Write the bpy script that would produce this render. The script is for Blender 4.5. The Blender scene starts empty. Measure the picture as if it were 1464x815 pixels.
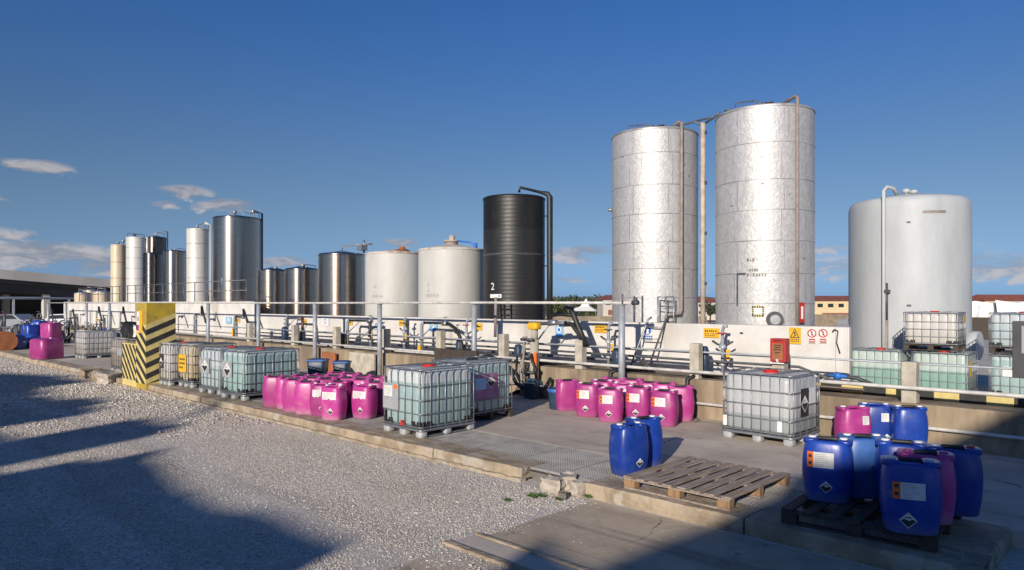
import bpy, math, random
import numpy as np
from mathutils import Vector, Quaternion
R = math.radians
random.seed(7)
sc = bpy.context.scene
col = sc.collection

# ------------------------------------------------------------------ camera
EYE = 2.24                     # eye height above the concrete pad
FPX, CX, HY = 1000.0, 732.0, 433.0
YAW = R(46.2)
SA, CA = math.sin(YAW), math.cos(YAW)
cam = bpy.data.cameras.new('camera')
cam.sensor_width = 36.0
cam.lens = 36.0 * FPX / 1464
cam.shift_y = 25.5 / 1464
cam.clip_start, cam.clip_end = 0.1, 6000
cam_o = bpy.data.objects.new('camera', cam)
col.objects.link(cam_o)
cam_o.location = (0, 0, EYE)
cam_o.rotation_euler = (R(90), 0, R(43.8))
sc.camera = cam_o

# ------------------------------------------------------------------ light
SUN_EL = R(18)
SUN_TRAVEL = R(111.3)          # heading of the light in plan, from +X
LX, LY = math.cos(SUN_TRAVEL), math.sin(SUN_TRAVEL)
SUN_STRENGTH, SKY_STRENGTH, EXPOSURE = 4.2, 0.066, 0.25
sun = bpy.data.lights.new('sun', 'SUN')
sun.energy = SUN_STRENGTH
sun.angle = R(0.5)
sun.color = (1.0, 0.89, 0.76)
sun_o = bpy.data.objects.new('sun', sun)
col.objects.link(sun_o)
sun_o.rotation_mode = 'QUATERNION'
sun_o.rotation_quaternion = Vector((LX * math.cos(SUN_EL), LY * math.cos(SUN_EL), -math.sin(SUN_EL))).to_track_quat('-Z', 'Y')
vs = sc.view_settings
vs.view_transform = 'Standard'
vs.look = 'None'
vs.exposure = EXPOSURE
vs.gamma = 1.0
vs.use_curve_mapping = False


class NT:
    """small helper for writing node trees"""
    def __init__(self, tree):
        self.t = tree
    def n(self, kind, **kw):
        nd = self.t.nodes.new(kind)
        for k, v in kw.items():
            setattr(nd, k, v)
        return nd
    def link(self, a, b):
        self.t.links.new(a, b)
    def put(self, sock, v):
        if isinstance(v, bpy.types.NodeSocket):
            self.t.links.new(v, sock)
        else:
            sock.default_value = v
    def math(self, op, a, b=None, c=None, clamp=False):
        nd = self.n('ShaderNodeMath', operation=op, use_clamp=clamp)
        self.put(nd.inputs[0], a)
        if b is not None: self.put(nd.inputs[1], b)
        if c is not None: self.put(nd.inputs[2], c)
        return nd.outputs[0]
    def mix(self, f, a, b, mode='MIX'):
        nd = self.n('ShaderNodeMixRGB', blend_type=mode)
        self.put(nd.inputs[0], f)
        self.put(nd.inputs[1], a if isinstance(a, bpy.types.NodeSocket) else (*a[:3], 1))
        self.put(nd.inputs[2], b if isinstance(b, bpy.types.NodeSocket) else (*b[:3], 1))
        return nd.outputs[0]
    def noise(self, vec, scale, detail=4, rough=0.55, dist=0.0):
        nd = self.n('ShaderNodeTexNoise')
        if vec is not None: self.link(vec, nd.inputs['Vector'])
        nd.inputs['Scale'].default_value = scale
        nd.inputs['Detail'].default_value = detail
        nd.inputs['Roughness'].default_value = rough
        nd.inputs['Distortion'].default_value = dist
        return nd.outputs['Fac']
    def step(self, v, lo, hi):
        nd = self.n('ShaderNodeMapRange', interpolation_type='SMOOTHSTEP')
        self.put(nd.inputs[0], v)
        nd.inputs[1].default_value = lo; nd.inputs[2].default_value = hi
        nd.inputs[3].default_value = 0; nd.inputs[4].default_value = 1
        return nd.outputs[0]
    def scaled(self, vec, s):
        nd = self.n('ShaderNodeMapping')
        self.link(vec, nd.inputs['Vector'])
        nd.inputs['Scale'].default_value = s
        return nd.outputs[0]


# ------------------------------------------------------------------ sky
world = bpy.data.worlds.new('World')
sc.world = world
world.use_nodes = True
W = NT(world.node_tree)
bg = world.node_tree.nodes['Background']
sky = W.n('ShaderNodeTexSky', sky_type='NISHITA')
sky.sun_disc = False
sky.sun_elevation = SUN_EL
sky.sun_rotation = math.atan2(-LX, -LY)
sky.altitude = 100
sky.air_density = 1.0
sky.dust_density = 0.35
sky.ozone_density = 3.0
tc = W.n('ShaderNodeTexCoord')
gen = tc.outputs['Generated']
def dotv(vec, d):
    nd = W.n('ShaderNodeVectorMath', operation='DOT_PRODUCT')
    W.link(vec, nd.inputs[0]); nd.inputs[1].default_value = d
    return nd.outputs['Value']
sep = W.n('ShaderNodeSeparateXYZ'); W.link(gen, sep.inputs[0])
el = W.math('ARCSINE', sep.outputs['Z'])
az = W.math('ARCTAN2', dotv(gen, (SA, CA, 0)), dotv(gen, (-CA, SA, 0)))   # bearing from the yard's long diagonal
comb = W.n('ShaderNodeCombineXYZ')
W.put(comb.inputs[0], az); W.put(comb.inputs[1], W.math('MULTIPLY', el, 2.6))
n1 = W.noise(comb.outputs[0], 20, 8, 0.62, 0.4)
n2 = W.noise(comb.outputs[0], 5, 4, 0.5)
azd = W.math('ADD', az, W.math('MULTIPLY', W.math('SUBTRACT', n2, 0.5), 0.06))
eld = W.math('ADD', el, W.math('MULTIPLY', W.math('SUBTRACT', n1, 0.5), 0.034))
mask = None
CLOUDS = [(-0.597, 0.161, .060, .013, 1.0), (-0.640, 0.121, .035, .010, .55), (-0.430, 0.144, .047, .014, 1.0), (-0.452, 0.126, .026, .008, .75),
          (-0.380, 0.128, .050, .015, 1.0), (-0.60, 0.058, .15, .026, 1.0), (-0.52, 0.048, .11, .022, 1.0), (-0.66, 0.080, .12, .016, .75),
          (-0.312, 0.055, .055, .014, 1.0), (-0.160, 0.084, .050, .012, 1.0), (0.103, 0.070, .075, .019, 1.0), (0.075, 0.033, .05, .008, .7),
          (0.43, 0.072, .05, .007, .65), (0.52, 0.048, .26, .026, .8), (0.62, 0.042, .12, .024, .85), (0.62, 0.075, .06, .01, .45), (0.18, 0.045, .10, .010, .5), (0.25, 0.022, .3, .012, .45), (-1.0, .1, .25, .03, .8), (1.0, .07, .25, .03, .7)]
for (ca, ce, ra, re, st) in CLOUDS:
    d2 = W.math('ADD', W.math('POWER', W.math('DIVIDE', W.math('SUBTRACT', azd, ca), ra * .88), 2.0), W.math('POWER', W.math('DIVIDE', W.math('SUBTRACT', eld, ce), re * .85), 2.0))
    m = W.math('MULTIPLY', W.math('SUBTRACT', 1.0, d2, clamp=True), st)
    mask = m if mask is None else W.math('MAXIMUM', mask, m)
dens = W.step(W.math('ADD', W.math('MULTIPLY', mask, 0.75), W.math('MULTIPLY', W.math('SUBTRACT', n1, 0.5), 1.7)), 0.20, 0.72)
dens = W.math('MULTIPLY', dens, W.step(mask, 0.0, 0.25))
# clear winter air: the low band stays blue instead of turning yellow
bw_ = W.n('ShaderNodeRGBToBW'); W.link(sky.outputs[0], bw_.inputs[0])
low = W.mix(1.0, bw_.outputs[0], (.50, .78, 1.16), 'MULTIPLY')
high = W.mix(1.0, sky.outputs[0], (.78, .89, 1.19), 'MULTIPLY')
skyb = W.mix(W.step(el, 0.02, 0.42), low, high)
hsv = W.n('ShaderNodeHueSaturation')
hsv.inputs['Saturation'].default_value = 1.12
hsv.inputs['Value'].default_value = 1.0
W.link(skyb, hsv.inputs['Color'])
cl = W.mix(W.step(n1, 0.42, 0.66), (3.6, 3.5, 3.9), (7.6, 6.8, 6.5))
skyc = W.mix(W.math('MULTIPLY', dens, 0.68), hsv.outputs[0], cl)
W.link(skyc, bg.inputs[0])
bg.inputs[1].default_value = SKY_STRENGTH

# ------------------------------------------------------------------ places
def at(px, py, z=0.0):
    """point of a level plane seen at a pixel of the photograph"""
    t = (EYE - z) * FPX / (py - HY); r = (px - CX) / FPX
    return (SA * r - CA) * t, (CA * r + SA) * t
def ony(px, py, Y):
    """point of a plane parallel to the kerb: returns X, z and depth"""
    r = (px - CX) / FPX; t = Y / (CA * r + SA)
    return (SA * r - CA) * t, EYE - (py - HY) * t / FPX, t
def camxy(right, fwd):
    return SA * right - CA * fwd, CA * right + SA * fwd

# ------------------------------------------------------------------ meshes
class MB:
    def __init__(self):
        self.v, self.f, self.m, self.s = [], [], [], []
    def add(self, vs_, fs, mat=0, smooth=False):
        b = len(self.v)
        self.v.extend(tuple(p) for p in vs_)
        for f in fs:
            self.f.append([i + b for i in f]); self.m.append(mat); self.s.append(smooth)
    def box(self, c, s, rz=0.0, mat=0, tilt=None):
        hx, hy, hz = s[0] / 2, s[1] / 2, s[2] / 2
        cr, sr = math.cos(rz), math.sin(rz)
        pts = []
        for z in (-hz, hz):
            for x, y in ((-hx, -hy), (hx, -hy), (hx, hy), (-hx, hy)):
                p = Vector((x, y, z))
                if tilt is not None: p = tilt @ p
                pts.append((c[0] + p.x * cr - p.y * sr, c[1] + p.x * sr + p.y * cr, c[2] + p.z))
        self.add(pts, [(3, 2, 1, 0), (4, 5, 6, 7), (0, 1, 5, 4), (1, 2, 6, 5), (2, 3, 7, 6), (3, 0, 4, 7)], mat)
        return self
    def tube(self, pts, r, seg=8, mat=0, closed=False, caps=True):
        P = [Vector(p) for p in pts]; n = len(P)
        rr = r if isinstance(r, (list, tuple)) else [r] * n
        rings = []; prev = None; u = None
        for i in range(n):
            if closed: d = (P[(i + 1) % n] - P[i - 1])
            else: d = (P[min(i + 1, n - 1)] - P[max(i - 1, 0)])
            if d.length < 1e-9: d = Vector((0, 0, 1))
            d.normalize()
            if u is None:
                u = d.cross(Vector((0, 0, 1)))
                if u.length < 1e-4: u = d.cross(Vector((1, 0, 0)))
                u.normalize()
            else:
                u = u - d * u.dot(d); u.normalize()
            w = d.cross(u)
            rings.append([P[i] + (u * math.cos(a) + w * math.sin(a)) * rr[i] for a in [2 * math.pi * k / seg for k in range(seg)]])
        vs_ = [p for ring in rings for p in ring]; fs = []
        for i in range(n if closed else n - 1):
            j = (i + 1) % n
            for k in range(seg):
                l = (k + 1) % seg
                fs.append((i * seg + k, i * seg + l, j * seg + l, j * seg + k))
        self.add(vs_, fs, mat, True)
        if caps and not closed:
            b = len(self.v) - len(vs_)
            self.f.append([b + k for k in range(seg)][::-1]); self.m.append(mat); self.s.append(False)
            self.f.append([b + (n - 1) * seg + k for k in range(seg)]); self.m.append(mat); self.s.append(False)
        return self
    def lathe(self, prof, c=(0, 0, 0), seg=32, mat=0, smooth=True, sy=1.0):
        vs_, fs = [], []
        for (r, z) in prof:
            for k in range(seg):
                a = 2 * math.pi * k / seg
                vs_.append((c[0] + r * math.cos(a), c[1] + sy * r * math.sin(a), c[2] + z))
        for i in range(len(prof) - 1):
            for k in range(seg):
                l = (k + 1) % seg
                fs.append((i * seg + k, i * seg + l, (i + 1) * seg + l, (i + 1) * seg + k))
        self.add(vs_, fs, mat, smooth)
        return self
    def disc(self, p, nrm, r, h, seg=20, mat=0):
        a = Vector(p); b = a + Vector(nrm).normalized() * h
        return self.tube([a, b], r, seg, mat)
    def loft(self, rings, mat=0, smooth=True, cap0=True, cap1=True):
        n = len(rings[0]); vs_ = [p for r_ in rings for p in r_]; fs = []
        for i in range(len(rings) - 1):
            for k in range(n):
                l = (k + 1) % n
                fs.append((i * n + k, i * n + l, (i + 1) * n + l, (i + 1) * n + k))
        if cap0: fs.append(tuple(range(n))[::-1])
        if cap1: fs.append(tuple((len(rings) - 1) * n + k for k in range(n)))
        self.add(vs_, fs, mat, smooth)
        return self
    def extrude(self, poly, axis0, axis1, ax2, d0, d1, origin=(0, 0, 0), mat=0):
        """polygon in axis0/axis1 pushed from d0 to d1 along ax2"""
        o = Vector(origin); A0, A1, A2 = Vector(axis0), Vector(axis1), Vector(ax2)
        n = len(poly)
        a = [o + A0 * p[0] + A1 * p[1] + A2 * d0 for p in poly]
        b = [o + A0 * p[0] + A1 * p[1] + A2 * d1 for p in poly]
        fs = [tuple(range(n)), tuple(range(2 * n - 1, n - 1, -1))]
        for k in range(n):
            l = (k + 1) % n
            fs.append((k, k + n, l + n, l))
        self.add(a + b, fs, mat)
        return self
    def grid(self, fn, us, vs_, mat=0, smooth=True):
        pts = [fn(u, v) for v in vs_ for u in us]; n = len(us); fs = []
        for j in range(len(vs_) - 1):
            for i in range(n - 1):
                fs.append((j * n + i, j * n + i + 1, (j + 1) * n + i + 1, (j + 1) * n + i))
        self.add(pts, fs, mat, smooth)
        return self
    def build(self, name, mats, parent=None, loc=None, bevel=0.0, fix=True):
        me = bpy.data.meshes.new(name)
        me.from_pydata([tuple(p) for p in self.v], [], self.f)
        for m in (mats if isinstance(mats, (list, tuple)) else [mats]): me.materials.append(m)
        me.polygons.foreach_set('material_index', self.m)
        me.polygons.foreach_set('use_smooth', self.s)
        me.update()
        if fix:
            import bmesh
            bm = bmesh.new(); bm.from_mesh(me)
            bmesh.ops.recalc_face_normals(bm, faces=bm.faces); bm.to_mesh(me); bm.free()
        o = bpy.data.objects.new(name, me)
        col.objects.link(o)
        if parent is not None: o.parent = parent
        if loc is not None: o.location = loc
        if bevel:
            b = o.modifiers.new('bevel', 'BEVEL'); b.width = bevel; b.segments = 2; b.limit_method = 'ANGLE'; b.angle_limit = R(40)
        return o

def thing(name, label, cat, loc=(0, 0, 0), rz=0.0, group=None):
    o = bpy.data.objects.new(name, None)
    col.objects.link(o)
    o.location = loc; o.rotation_euler = (0, 0, rz)
    o.empty_display_size = 0.2
    tag(o, label, cat, group)
    return o
def tag(o, label, cat, group=None):
    o['label'] = label; o['category'] = cat
    if group: o['group'] = group
    return o
def struct(o):
    o['kind'] = 'structure'; return o
def copy_thing(root, loc, rz, label, group=None):
    r = root.copy(); col.objects.link(r)
    r.location = loc; r.rotation_euler = (0, 0, rz)
    r['label'] = label
    if group: r['group'] = group
    for ch in list(root.children):
        c = ch.copy(); col.objects.link(c); c.parent = r
        for g in list(ch.children):
            d = g.copy(); col.objects.link(d); d.parent = c
    return r

# ------------------------------------------------------------------ materials
def mat(name, c1, c2=None, scale=3.0, lo=0.35, hi=0.65, rough=0.6, metal=0.0, bump=0.0, bscale=40.0, stretch=(1, 1, 1), c3=None, s3=1.0, lo3=0.55, hi3=0.75,
        stretch3=(1, 1, 1), spec=0.5, rvar=0.0, vary=0.0, sss=0.0, aniso=0.0, detail=5, bdist=0.01, dust=None):
    m = bpy.data.materials.new(name); m.use_nodes = True
    T = NT(m.node_tree); b = m.node_tree.nodes['Principled BSDF']
    co = T.n('ShaderNodeTexCoord').outputs['Object']
    info = T.n('ShaderNodeObjectInfo')
    offs = T.n('ShaderNodeVectorMath', operation='ADD')
    cr = T.n('ShaderNodeCombineXYZ')
    for i, k in enumerate((37.0, 91.0, 53.0)): T.put(cr.inputs[i], T.math('MULTIPLY', info.outputs['Random'], k))
    T.link(co, offs.inputs[0]); T.link(cr.outputs[0], offs.inputs[1])
    co = offs.outputs[0]
    if c2 is None: cc = None
    else:
        f = T.step(T.noise(T.scaled(co, stretch), scale, detail, 0.6), lo, hi)
        cc = T.mix(f, c1, c2)
    if c3 is not None:
        f3 = T.step(T.noise(T.scaled(co, stretch3), s3, 6, 0.65), lo3, hi3)
        cc = T.mix(f3, cc if cc is not None else c1, c3)
    if dust is not None:
        raw = T.n('ShaderNodeTexCoord').outputs['Object']
        sz_ = T.n('ShaderNodeSeparateXYZ'); T.link(raw, sz_.inputs[0])
        low_ = T.math('SUBTRACT', 1.0, T.step(T.math('ADD', sz_.outputs['Z'], T.math('MULTIPLY', T.noise(co, 6, 5), .16)), .05, .24))
        drip = T.math('MULTIPLY', T.step(T.noise(T.scaled(co, (1, 1, .07)), 17, 4, .6), .60, .70), T.step(sz_.outputs['Z'], .12, .62))
        scuff = T.step(T.noise(T.scaled(co, (1, 1, 3.5)), 11, 6, .75), .62, .70)
        f_ = T.math('MULTIPLY', T.math('MAXIMUM', T.math('MAXIMUM', T.math('MULTIPLY', low_, .8), T.math('MULTIPLY', drip, .5)), T.math('MULTIPLY', scuff, .55)), T.math('ADD', .25, T.math('MULTIPLY', info.outputs['Random'], .55)))
        cc = T.mix(f_, cc if cc is not None else c1, dust)
    if vary:
        h = T.n('ShaderNodeHueSaturation')
        T.put(h.inputs['Color'], cc if cc is not None else (*c1, 1))
        T.put(h.inputs['Value'], T.math('ADD', 1 - vary / 2, T.math('MULTIPLY', info.outputs['Random'], vary)))
        cc = h.outputs[0]
    if cc is None: b.inputs['Base Color'].default_value = (*c1, 1)
    else: T.link(cc, b.inputs['Base Color'])
    b.inputs['Metallic'].default_value = metal
    b.inputs['Specular IOR Level'].default_value = spec
    if rvar:
        T.put(b.inputs['Roughness'], T.math('ADD', rough - rvar / 2, T.math('MULTIPLY', T.noise(co, scale * 1.7, 5), rvar)))
    else: b.inputs['Roughness'].default_value = rough
    if bump:
        bn = T.n('ShaderNodeBump'); bn.inputs['Strength'].default_value = bump; bn.inputs['Distance'].default_value = bdist
        T.link(T.noise(T.scaled(co, stretch), bscale, 5, 0.6), bn.inputs['Height']); T.link(bn.outputs[0], b.inputs['Normal'])
    if sss:
        b.inputs['Subsurface Weight'].default_value = sss
        b.inputs['Subsurface Radius'].default_value = (0.06, 0.06, 0.06)
        b.inputs['Subsurface Scale'].default_value = 1.0
    if aniso:
        b.inputs['Anisotropic'].default_value = aniso
        b.inputs['Anisotropic Rotation'].default_value = 0.25
        tg = T.n('ShaderNodeTangent', direction_type='RADIAL', axis='Z')
        T.link(tg.outputs[0], b.inputs['Tangent'])
    return m

M = {}
M['blue'] = mat('blue_plastic', (.010, .045, .30), (.016, .06, .36), 5, rough=.34, bump=.12, bscale=14, c3=(.11, .14, .22), s3=5, lo3=.56, hi3=.80, rvar=.25, vary=.45, dust=(.20, .20, .22))
M['blue_pale'] = mat('faded_blue_plastic', (.025, .10, .34), (.04, .13, .40), 5, rough=.42, bump=.12, bscale=14, c3=(.14, .18, .26), s3=7, lo3=.62, hi3=.85, vary=.1)
M['magenta'] = mat('magenta_plastic', (.37, .035, .215), (.43, .05, .25), 5, rough=.38, bump=.12, bscale=14, c3=(.40, .17, .25), s3=5, lo3=.54, hi3=.80, rvar=.25, vary=.42, dust=(.42, .30, .33))
M['cap_white'] = mat('white_cap_plastic', (.72, .72, .72), rough=.45)
M['black_plastic'] = mat('black_plastic', (.012, .012, .014), (.03, .03, .03), 20, rough=.5)
M['paper'] = mat('white_label_paper', (.74, .74, .74), (.62, .62, .60), 9, rough=.65)
M['orange'] = mat('orange_print', (.80, .16, .02), rough=.6)
M['ink'] = mat('dark_print', (.03, .03, .035), rough=.6)
M['ink_grey'] = mat('grey_print', (.34, .34, .36), rough=.6)
M['galv'] = mat('galvanised_steel', (.40, .42, .44), (.30, .32, .34), 9, rough=.48, metal=.75, rvar=.2)
M['galv_paint'] = mat('grey_painted_steel', (.40, .44, .48), (.30, .33, .36), 5, rough=.5, metal=.2, c3=(.20, .13, .09), s3=4, lo3=.64, hi3=.8)
M['pallet_grey'] = mat('grey_pallet_plastic', (.42, .44, .45), (.30, .31, .32), 6, rough=.55)
M['red_plastic'] = mat('red_plastic', (.50, .03, .02), rough=.45)
M['plate'] = mat('label_plate_metal', (.46, .49, .50), (.38, .40, .42), 8, rough=.5, metal=.3)
M['purple_label'] = mat('purple_print', (.30, .10, .24), (.24, .20, .30), 6, rough=.6)
def yard_concrete(name, c1, c2, c3, crack=.30, joint=None):
    m = bpy.data.materials.new(name); m.use_nodes = True
    T = NT(m.node_tree); b = m.node_tree.nodes['Principled BSDF']
    co = T.n('ShaderNodeTexCoord').outputs['Object']
    c = T.mix(T.step(T.noise(co, .9, 7, .65), .36, .66), c1, c2)
    c = T.mix(T.step(T.noise(T.scaled(co, (.35, 1, 1)), .55, 6, .6), .50, .68), c, c3)
    c = T.mix(T.math('MULTIPLY', T.step(T.noise(co, 26, 4, .7), .42, .8), .35), c, tuple(x * .6 for x in c1))
    # oily drips and tyre scuffs
    c = T.mix(T.math('MULTIPLY', T.step(T.noise(co, 1.7, 7, .72, .6), .57, .70), .65), c, (.13, .115, .095))
    c = T.mix(T.math('MULTIPLY', T.step(T.noise(T.scaled(co, (.06, 1.6, 1)), 2.2, 5, .6), .56, .68), .45), c, (.17, .155, .135))
    # cracks
    wob = T.n('ShaderNodeTexNoise'); T.link(co, wob.inputs['Vector']); wob.inputs['Scale'].default_value = 1.3; wob.inputs['Detail'].default_value = 6
    wv = T.n('ShaderNodeVectorMath', operation='MULTIPLY_ADD'); T.link(wob.outputs['Color'], wv.inputs[0]); wv.inputs[1].default_value = (.9, .9, 0); T.link(co, wv.inputs[2])
    vor = T.n('ShaderNodeTexVoronoi', feature='DISTANCE_TO_EDGE'); T.link(wv.outputs[0], vor.inputs['Vector']); vor.inputs['Scale'].default_value = crack
    ck = T.math('SUBTRACT', 1.0, T.step(vor.outputs['Distance'], .0015, .006))
    ck = T.math('MULTIPLY', ck, T.step(T.noise(co, .8, 3), .44, .56))
    c = T.mix(T.math('MULTIPLY', ck, .8), c, (.07, .06, .05))
    T.link(c, b.inputs['Base Color'])
    b.inputs['Roughness'].default_value = .87; b.inputs['Specular IOR Level'].default_value = .3
    bn = T.n('ShaderNodeBump'); bn.inputs['Strength'].default_value = .4; bn.inputs['Distance'].default_value = .012
    T.link(T.math('SUBTRACT', T.noise(co, 28, 6, .65), ck), bn.inputs['Height']); T.link(bn.outputs[0], b.inputs['Normal'])
    return m
M['concrete'] = yard_concrete('pad_concrete', (.56, .49, .405), (.44, .385, .32), (.62, .56, .48))
M['kerb'] = mat('old_kerb_concrete', (.43, .355, .26), (.27, .215, .15), 3.0, rough=.9, bump=.9, bscale=14, c3=(.42, .38, .32), s3=2.2, lo3=.5, hi3=.62, spec=.25, bdist=.03)
M['wall_concrete'] = mat('retaining_wall_concrete', (.36, .29, .20), (.20, .16, .115), 2.2, rough=.9, bump=.6, bscale=10, stretch=(1, 1, .22), c3=(.14, .115, .09), s3=1.1, lo3=.53, hi3=.72, stretch3=(1, 1, .3), spec=.25, bdist=.02, detail=8)
M['ledge'] = mat('ledge_concrete', (.30, .24, .17), (.20, .165, .125), 1.6, rough=.9, bump=.6, bscale=12, spec=.25)
M['slab'] = yard_concrete('stained_slab_concrete', (.52, .43, .32), (.36, .295, .215), (.58, .53, .455), .45)
M['whitewall'] = mat('whitewashed_wall', (.68, .665, .635), (.57, .555, .525), 1.3, rough=.85, bump=.3, bscale=9, c3=(.36, .31, .24), s3=1.3, lo3=.53, hi3=.80, stretch3=(1, 1, .22), spec=.25, detail=8)
M['post_concrete'] = mat('pale_post_concrete', (.52, .48, .40), (.38, .35, .29), 4, rough=.9, bump=.5, bscale=25, spec=.25)
M['rail_white'] = mat('white_pipe_paint', (.62, .61, .58), (.44, .43, .41), 5, rough=.5, c3=(.20, .12, .07), s3=5, lo3=.66, hi3=.8)
M['pipe_grey'] = mat('grey_pipe', (.16, .17, .19), (.10, .11, .13), 6, rough=.5, metal=.4)
M['pipe_rust'] = mat('primer_pipe', (.29, .245, .22), (.21, .175, .155), 4, rough=.6)
M['pipe_cream'] = mat('cream_pipe', (.52, .45, .38), (.38, .31, .26), 5, rough=.6)
M['hose'] = mat('black_rubber', (.012, .012, .013), (.025, .025, .026), 12, rough=.5)
M['hose_brown'] = mat('brown_rubber', (.09, .035, .02), rough=.5)
M['pump_blue'] = mat('dark_blue_paint', (.022, .045, .085), (.03, .06, .11), 8, rough=.45)
M['yellow'] = mat('yellow_sign', (.80, .46, .02), (.70, .40, .03), 6, rough=.5)
M['yellow_old'] = mat('worn_yellow_paint', (.52, .37, .03), (.36, .26, .05), 2.5, rough=.7, bump=.3, bscale=12, c3=(.10, .085, .05), s3=5, lo3=.62, hi3=.78)
M['black_paint'] = mat('black_paint', (.02, .02, .02), (.04, .04, .038), 7, rough=.6)
M['yellow_pale'] = mat('pale_yellow_paint', (.66, .54, .20), (.52, .43, .18), 4, rough=.7, c3=(.25, .20, .11), s3=6, lo3=.68, hi3=.8)
M['sign_blue'] = mat('blue_sign', (.03, .16, .55), rough=.5)
M['sign_blue_pale'] = mat('faded_blue_sign', (.25, .48, .70), rough=.5)
M['sign_white'] = mat('white_sign', (.74, .74, .72), rough=.5)
M['red'] = mat('red_paint', (.48, .025, .02), (.36, .03, .025), 7, rough=.45)
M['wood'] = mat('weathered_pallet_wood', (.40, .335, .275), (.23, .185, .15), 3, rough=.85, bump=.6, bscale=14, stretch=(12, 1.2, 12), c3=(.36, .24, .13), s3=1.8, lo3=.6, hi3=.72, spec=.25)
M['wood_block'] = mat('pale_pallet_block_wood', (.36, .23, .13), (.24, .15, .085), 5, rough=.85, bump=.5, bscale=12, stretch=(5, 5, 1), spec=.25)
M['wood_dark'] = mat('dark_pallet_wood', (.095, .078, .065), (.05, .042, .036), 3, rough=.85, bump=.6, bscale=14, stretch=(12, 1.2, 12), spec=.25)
M['grate'] = mat('worn_grating_steel', (.36, .355, .345), (.27, .265, .255), 3, rough=.65, metal=.15, c3=(.20, .16, .12), s3=2, lo3=.6, hi3=.8)
M['pit'] = mat('dark_pit_concrete', (.14, .13, .115), (.20, .18, .16), 3, rough=.8)  # pit floor, darker than the pad concrete
M['trunk'] = mat('bark', (.07, .05, .035), rough=.9)
M['leaf'] = mat('leaf', (.05, .075, .025), (.09, .10, .035), 2, rough=.7)
M['leaf_dark'] = mat('dark_leaf', (.03, .05, .022), (.055, .07, .03), 2, rough=.7)
M['weed'] = mat('weed_leaf', (.06, .13, .02), (.10, .16, .04), 30, rough=.6)
M['roof_tile'] = mat('red_roof_tiles', (.30, .09, .055), (.22, .07, .05), .6, rough=.85)
M['cream_wall'] = mat('cream_render', (.62, .50, .30), (.54, .43, .26), .3, rough=.9)
M['brick'] = mat('brick_wall', (.28, .11, .07), (.22, .09, .06), 1, rough=.9)
M['glass_dark'] = mat('dark_window_glass', (.025, .03, .035), rough=.15)
M['plaster_far'] = mat('pale_far_wall', (.55, .50, .44), (.48, .43, .37), .4, rough=.9)
M['bridge'] = mat('bridge_concrete', (.62, .585, .53), (.52, .485, .43), .25, rough=.9, stretch=(1, 1, .3))
M['bridge_shade'] = mat('shaded_girder_concrete', (.085, .08, .075), (.06, .058, .055), .3, rough=.9)  # near-black tone puts the shade beneath the deck into the colour
M['tent'] = mat('white_canvas', (.78, .77, .74), rough=.8)
M['shadow_caster'] = mat('caster_render', (.36, .33, .29), (.30, .275, .245), .4, rough=.9)
M['dark_grey'] = mat('dark_grey_metal', (.05, .053, .06), (.065, .067, .072), 4, rough=.5)
M['orange_rust'] = mat('rusty_orange_paint', (.40, .14, .05), (.28, .10, .045), 4, rough=.7)
M['car_white'] = mat('white_car_paint', (.70, .70, .70), rough=.3)
M['car_grey'] = mat('silver_car_paint', (.36, .38, .40), rough=.3, metal=.4)
M['car_red'] = mat('red_car_paint', (.40, .04, .03), rough=.3)
M['rubble'] = mat('whitewashed_rubble', (.52, .47, .40), (.34, .30, .25), 7, rough=.9, bump=.8, bscale=18, c3=(.36, .14, .10), s3=6, lo3=.66, hi3=.76)

def stainless():
    m = mat('brushed_stainless', (.50, .415, .34), (.43, .355, .29), 2.0, rough=.23, metal=1.0, stretch=(1, 1, 6), aniso=.6, bump=.0)
    return m
M['stainless'] = stainless()
M['stainless_dark'] = mat('dull_stainless', (.20, .175, .155), (.15, .135, .12), 2.0, rough=.28, metal=1.0, stretch=(1, 1, 6), aniso=.7)

def cladding():
    """crinkled aluminium sheet"""
    m = bpy.data.materials.new('aluminium_cladding'); m.use_nodes = True
    T = NT(m.node_tree); b = m.node_tree.nodes['Principled BSDF']
    co = T.n('ShaderNodeTexCoord').outputs['Object']
    crink = T.noise(T.scaled(co, (1, 1, .75)), 9, 7, .66, .8)
    blot = T.noise(T.scaled(co, (1, 1, .6)), 2.2, 6, .65)
    c = T.mix(T.step(crink, .30, .72), (.45, .452, .455), (.60, .60, .60))
    c = T.mix(T.math('MULTIPLY', T.step(blot, .46, .72), .55), c, (.47, .465, .46))
    c = T.mix(T.math('MULTIPLY', T.step(T.noise(T.scaled(co, (3, 3, .3)), 1.2, 7, .72), .54, .70), .6), c, (.36, .35, .335))
    T.link(c, b.inputs['Base Color'])
    b.inputs['Metallic'].default_value = .45
    T.put(b.inputs['Roughness'], T.math('ADD', .47, T.math('MULTIPLY', T.noise(co, 9, 4), .2)))
    vor = T.n('ShaderNodeTexVoronoi'); T.link(co, vor.inputs['Vector']); vor.inputs['Scale'].default_value = 13
    h = T.math('ADD', crink, T.math('MULTIPLY', vor.outputs['Distance'], .35))
    bn = T.n('ShaderNodeBump'); bn.inputs['Strength'].default_value = .5; bn.inputs['Distance'].default_value = .022
    T.link(h, bn.inputs['Height']); T.link(bn.outputs[0], b.inputs['Normal'])
    return m
M['cladding'] = cladding()
M['seam'] = mat('seam_strip', (.33, .33, .33), (.58, .58, .57), 1.6, rough=.5, metal=.6)
M['white_steel'] = mat('white_tank_paint', (.70, .67, .62), (.58, .55, .50), 1.2, rough=.45, metal=.2, stretch=(1, 1, .2), c3=(.46, .36, .26), s3=1.4, lo3=.64, hi3=.8, stretch3=(1, 1, .15))
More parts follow.
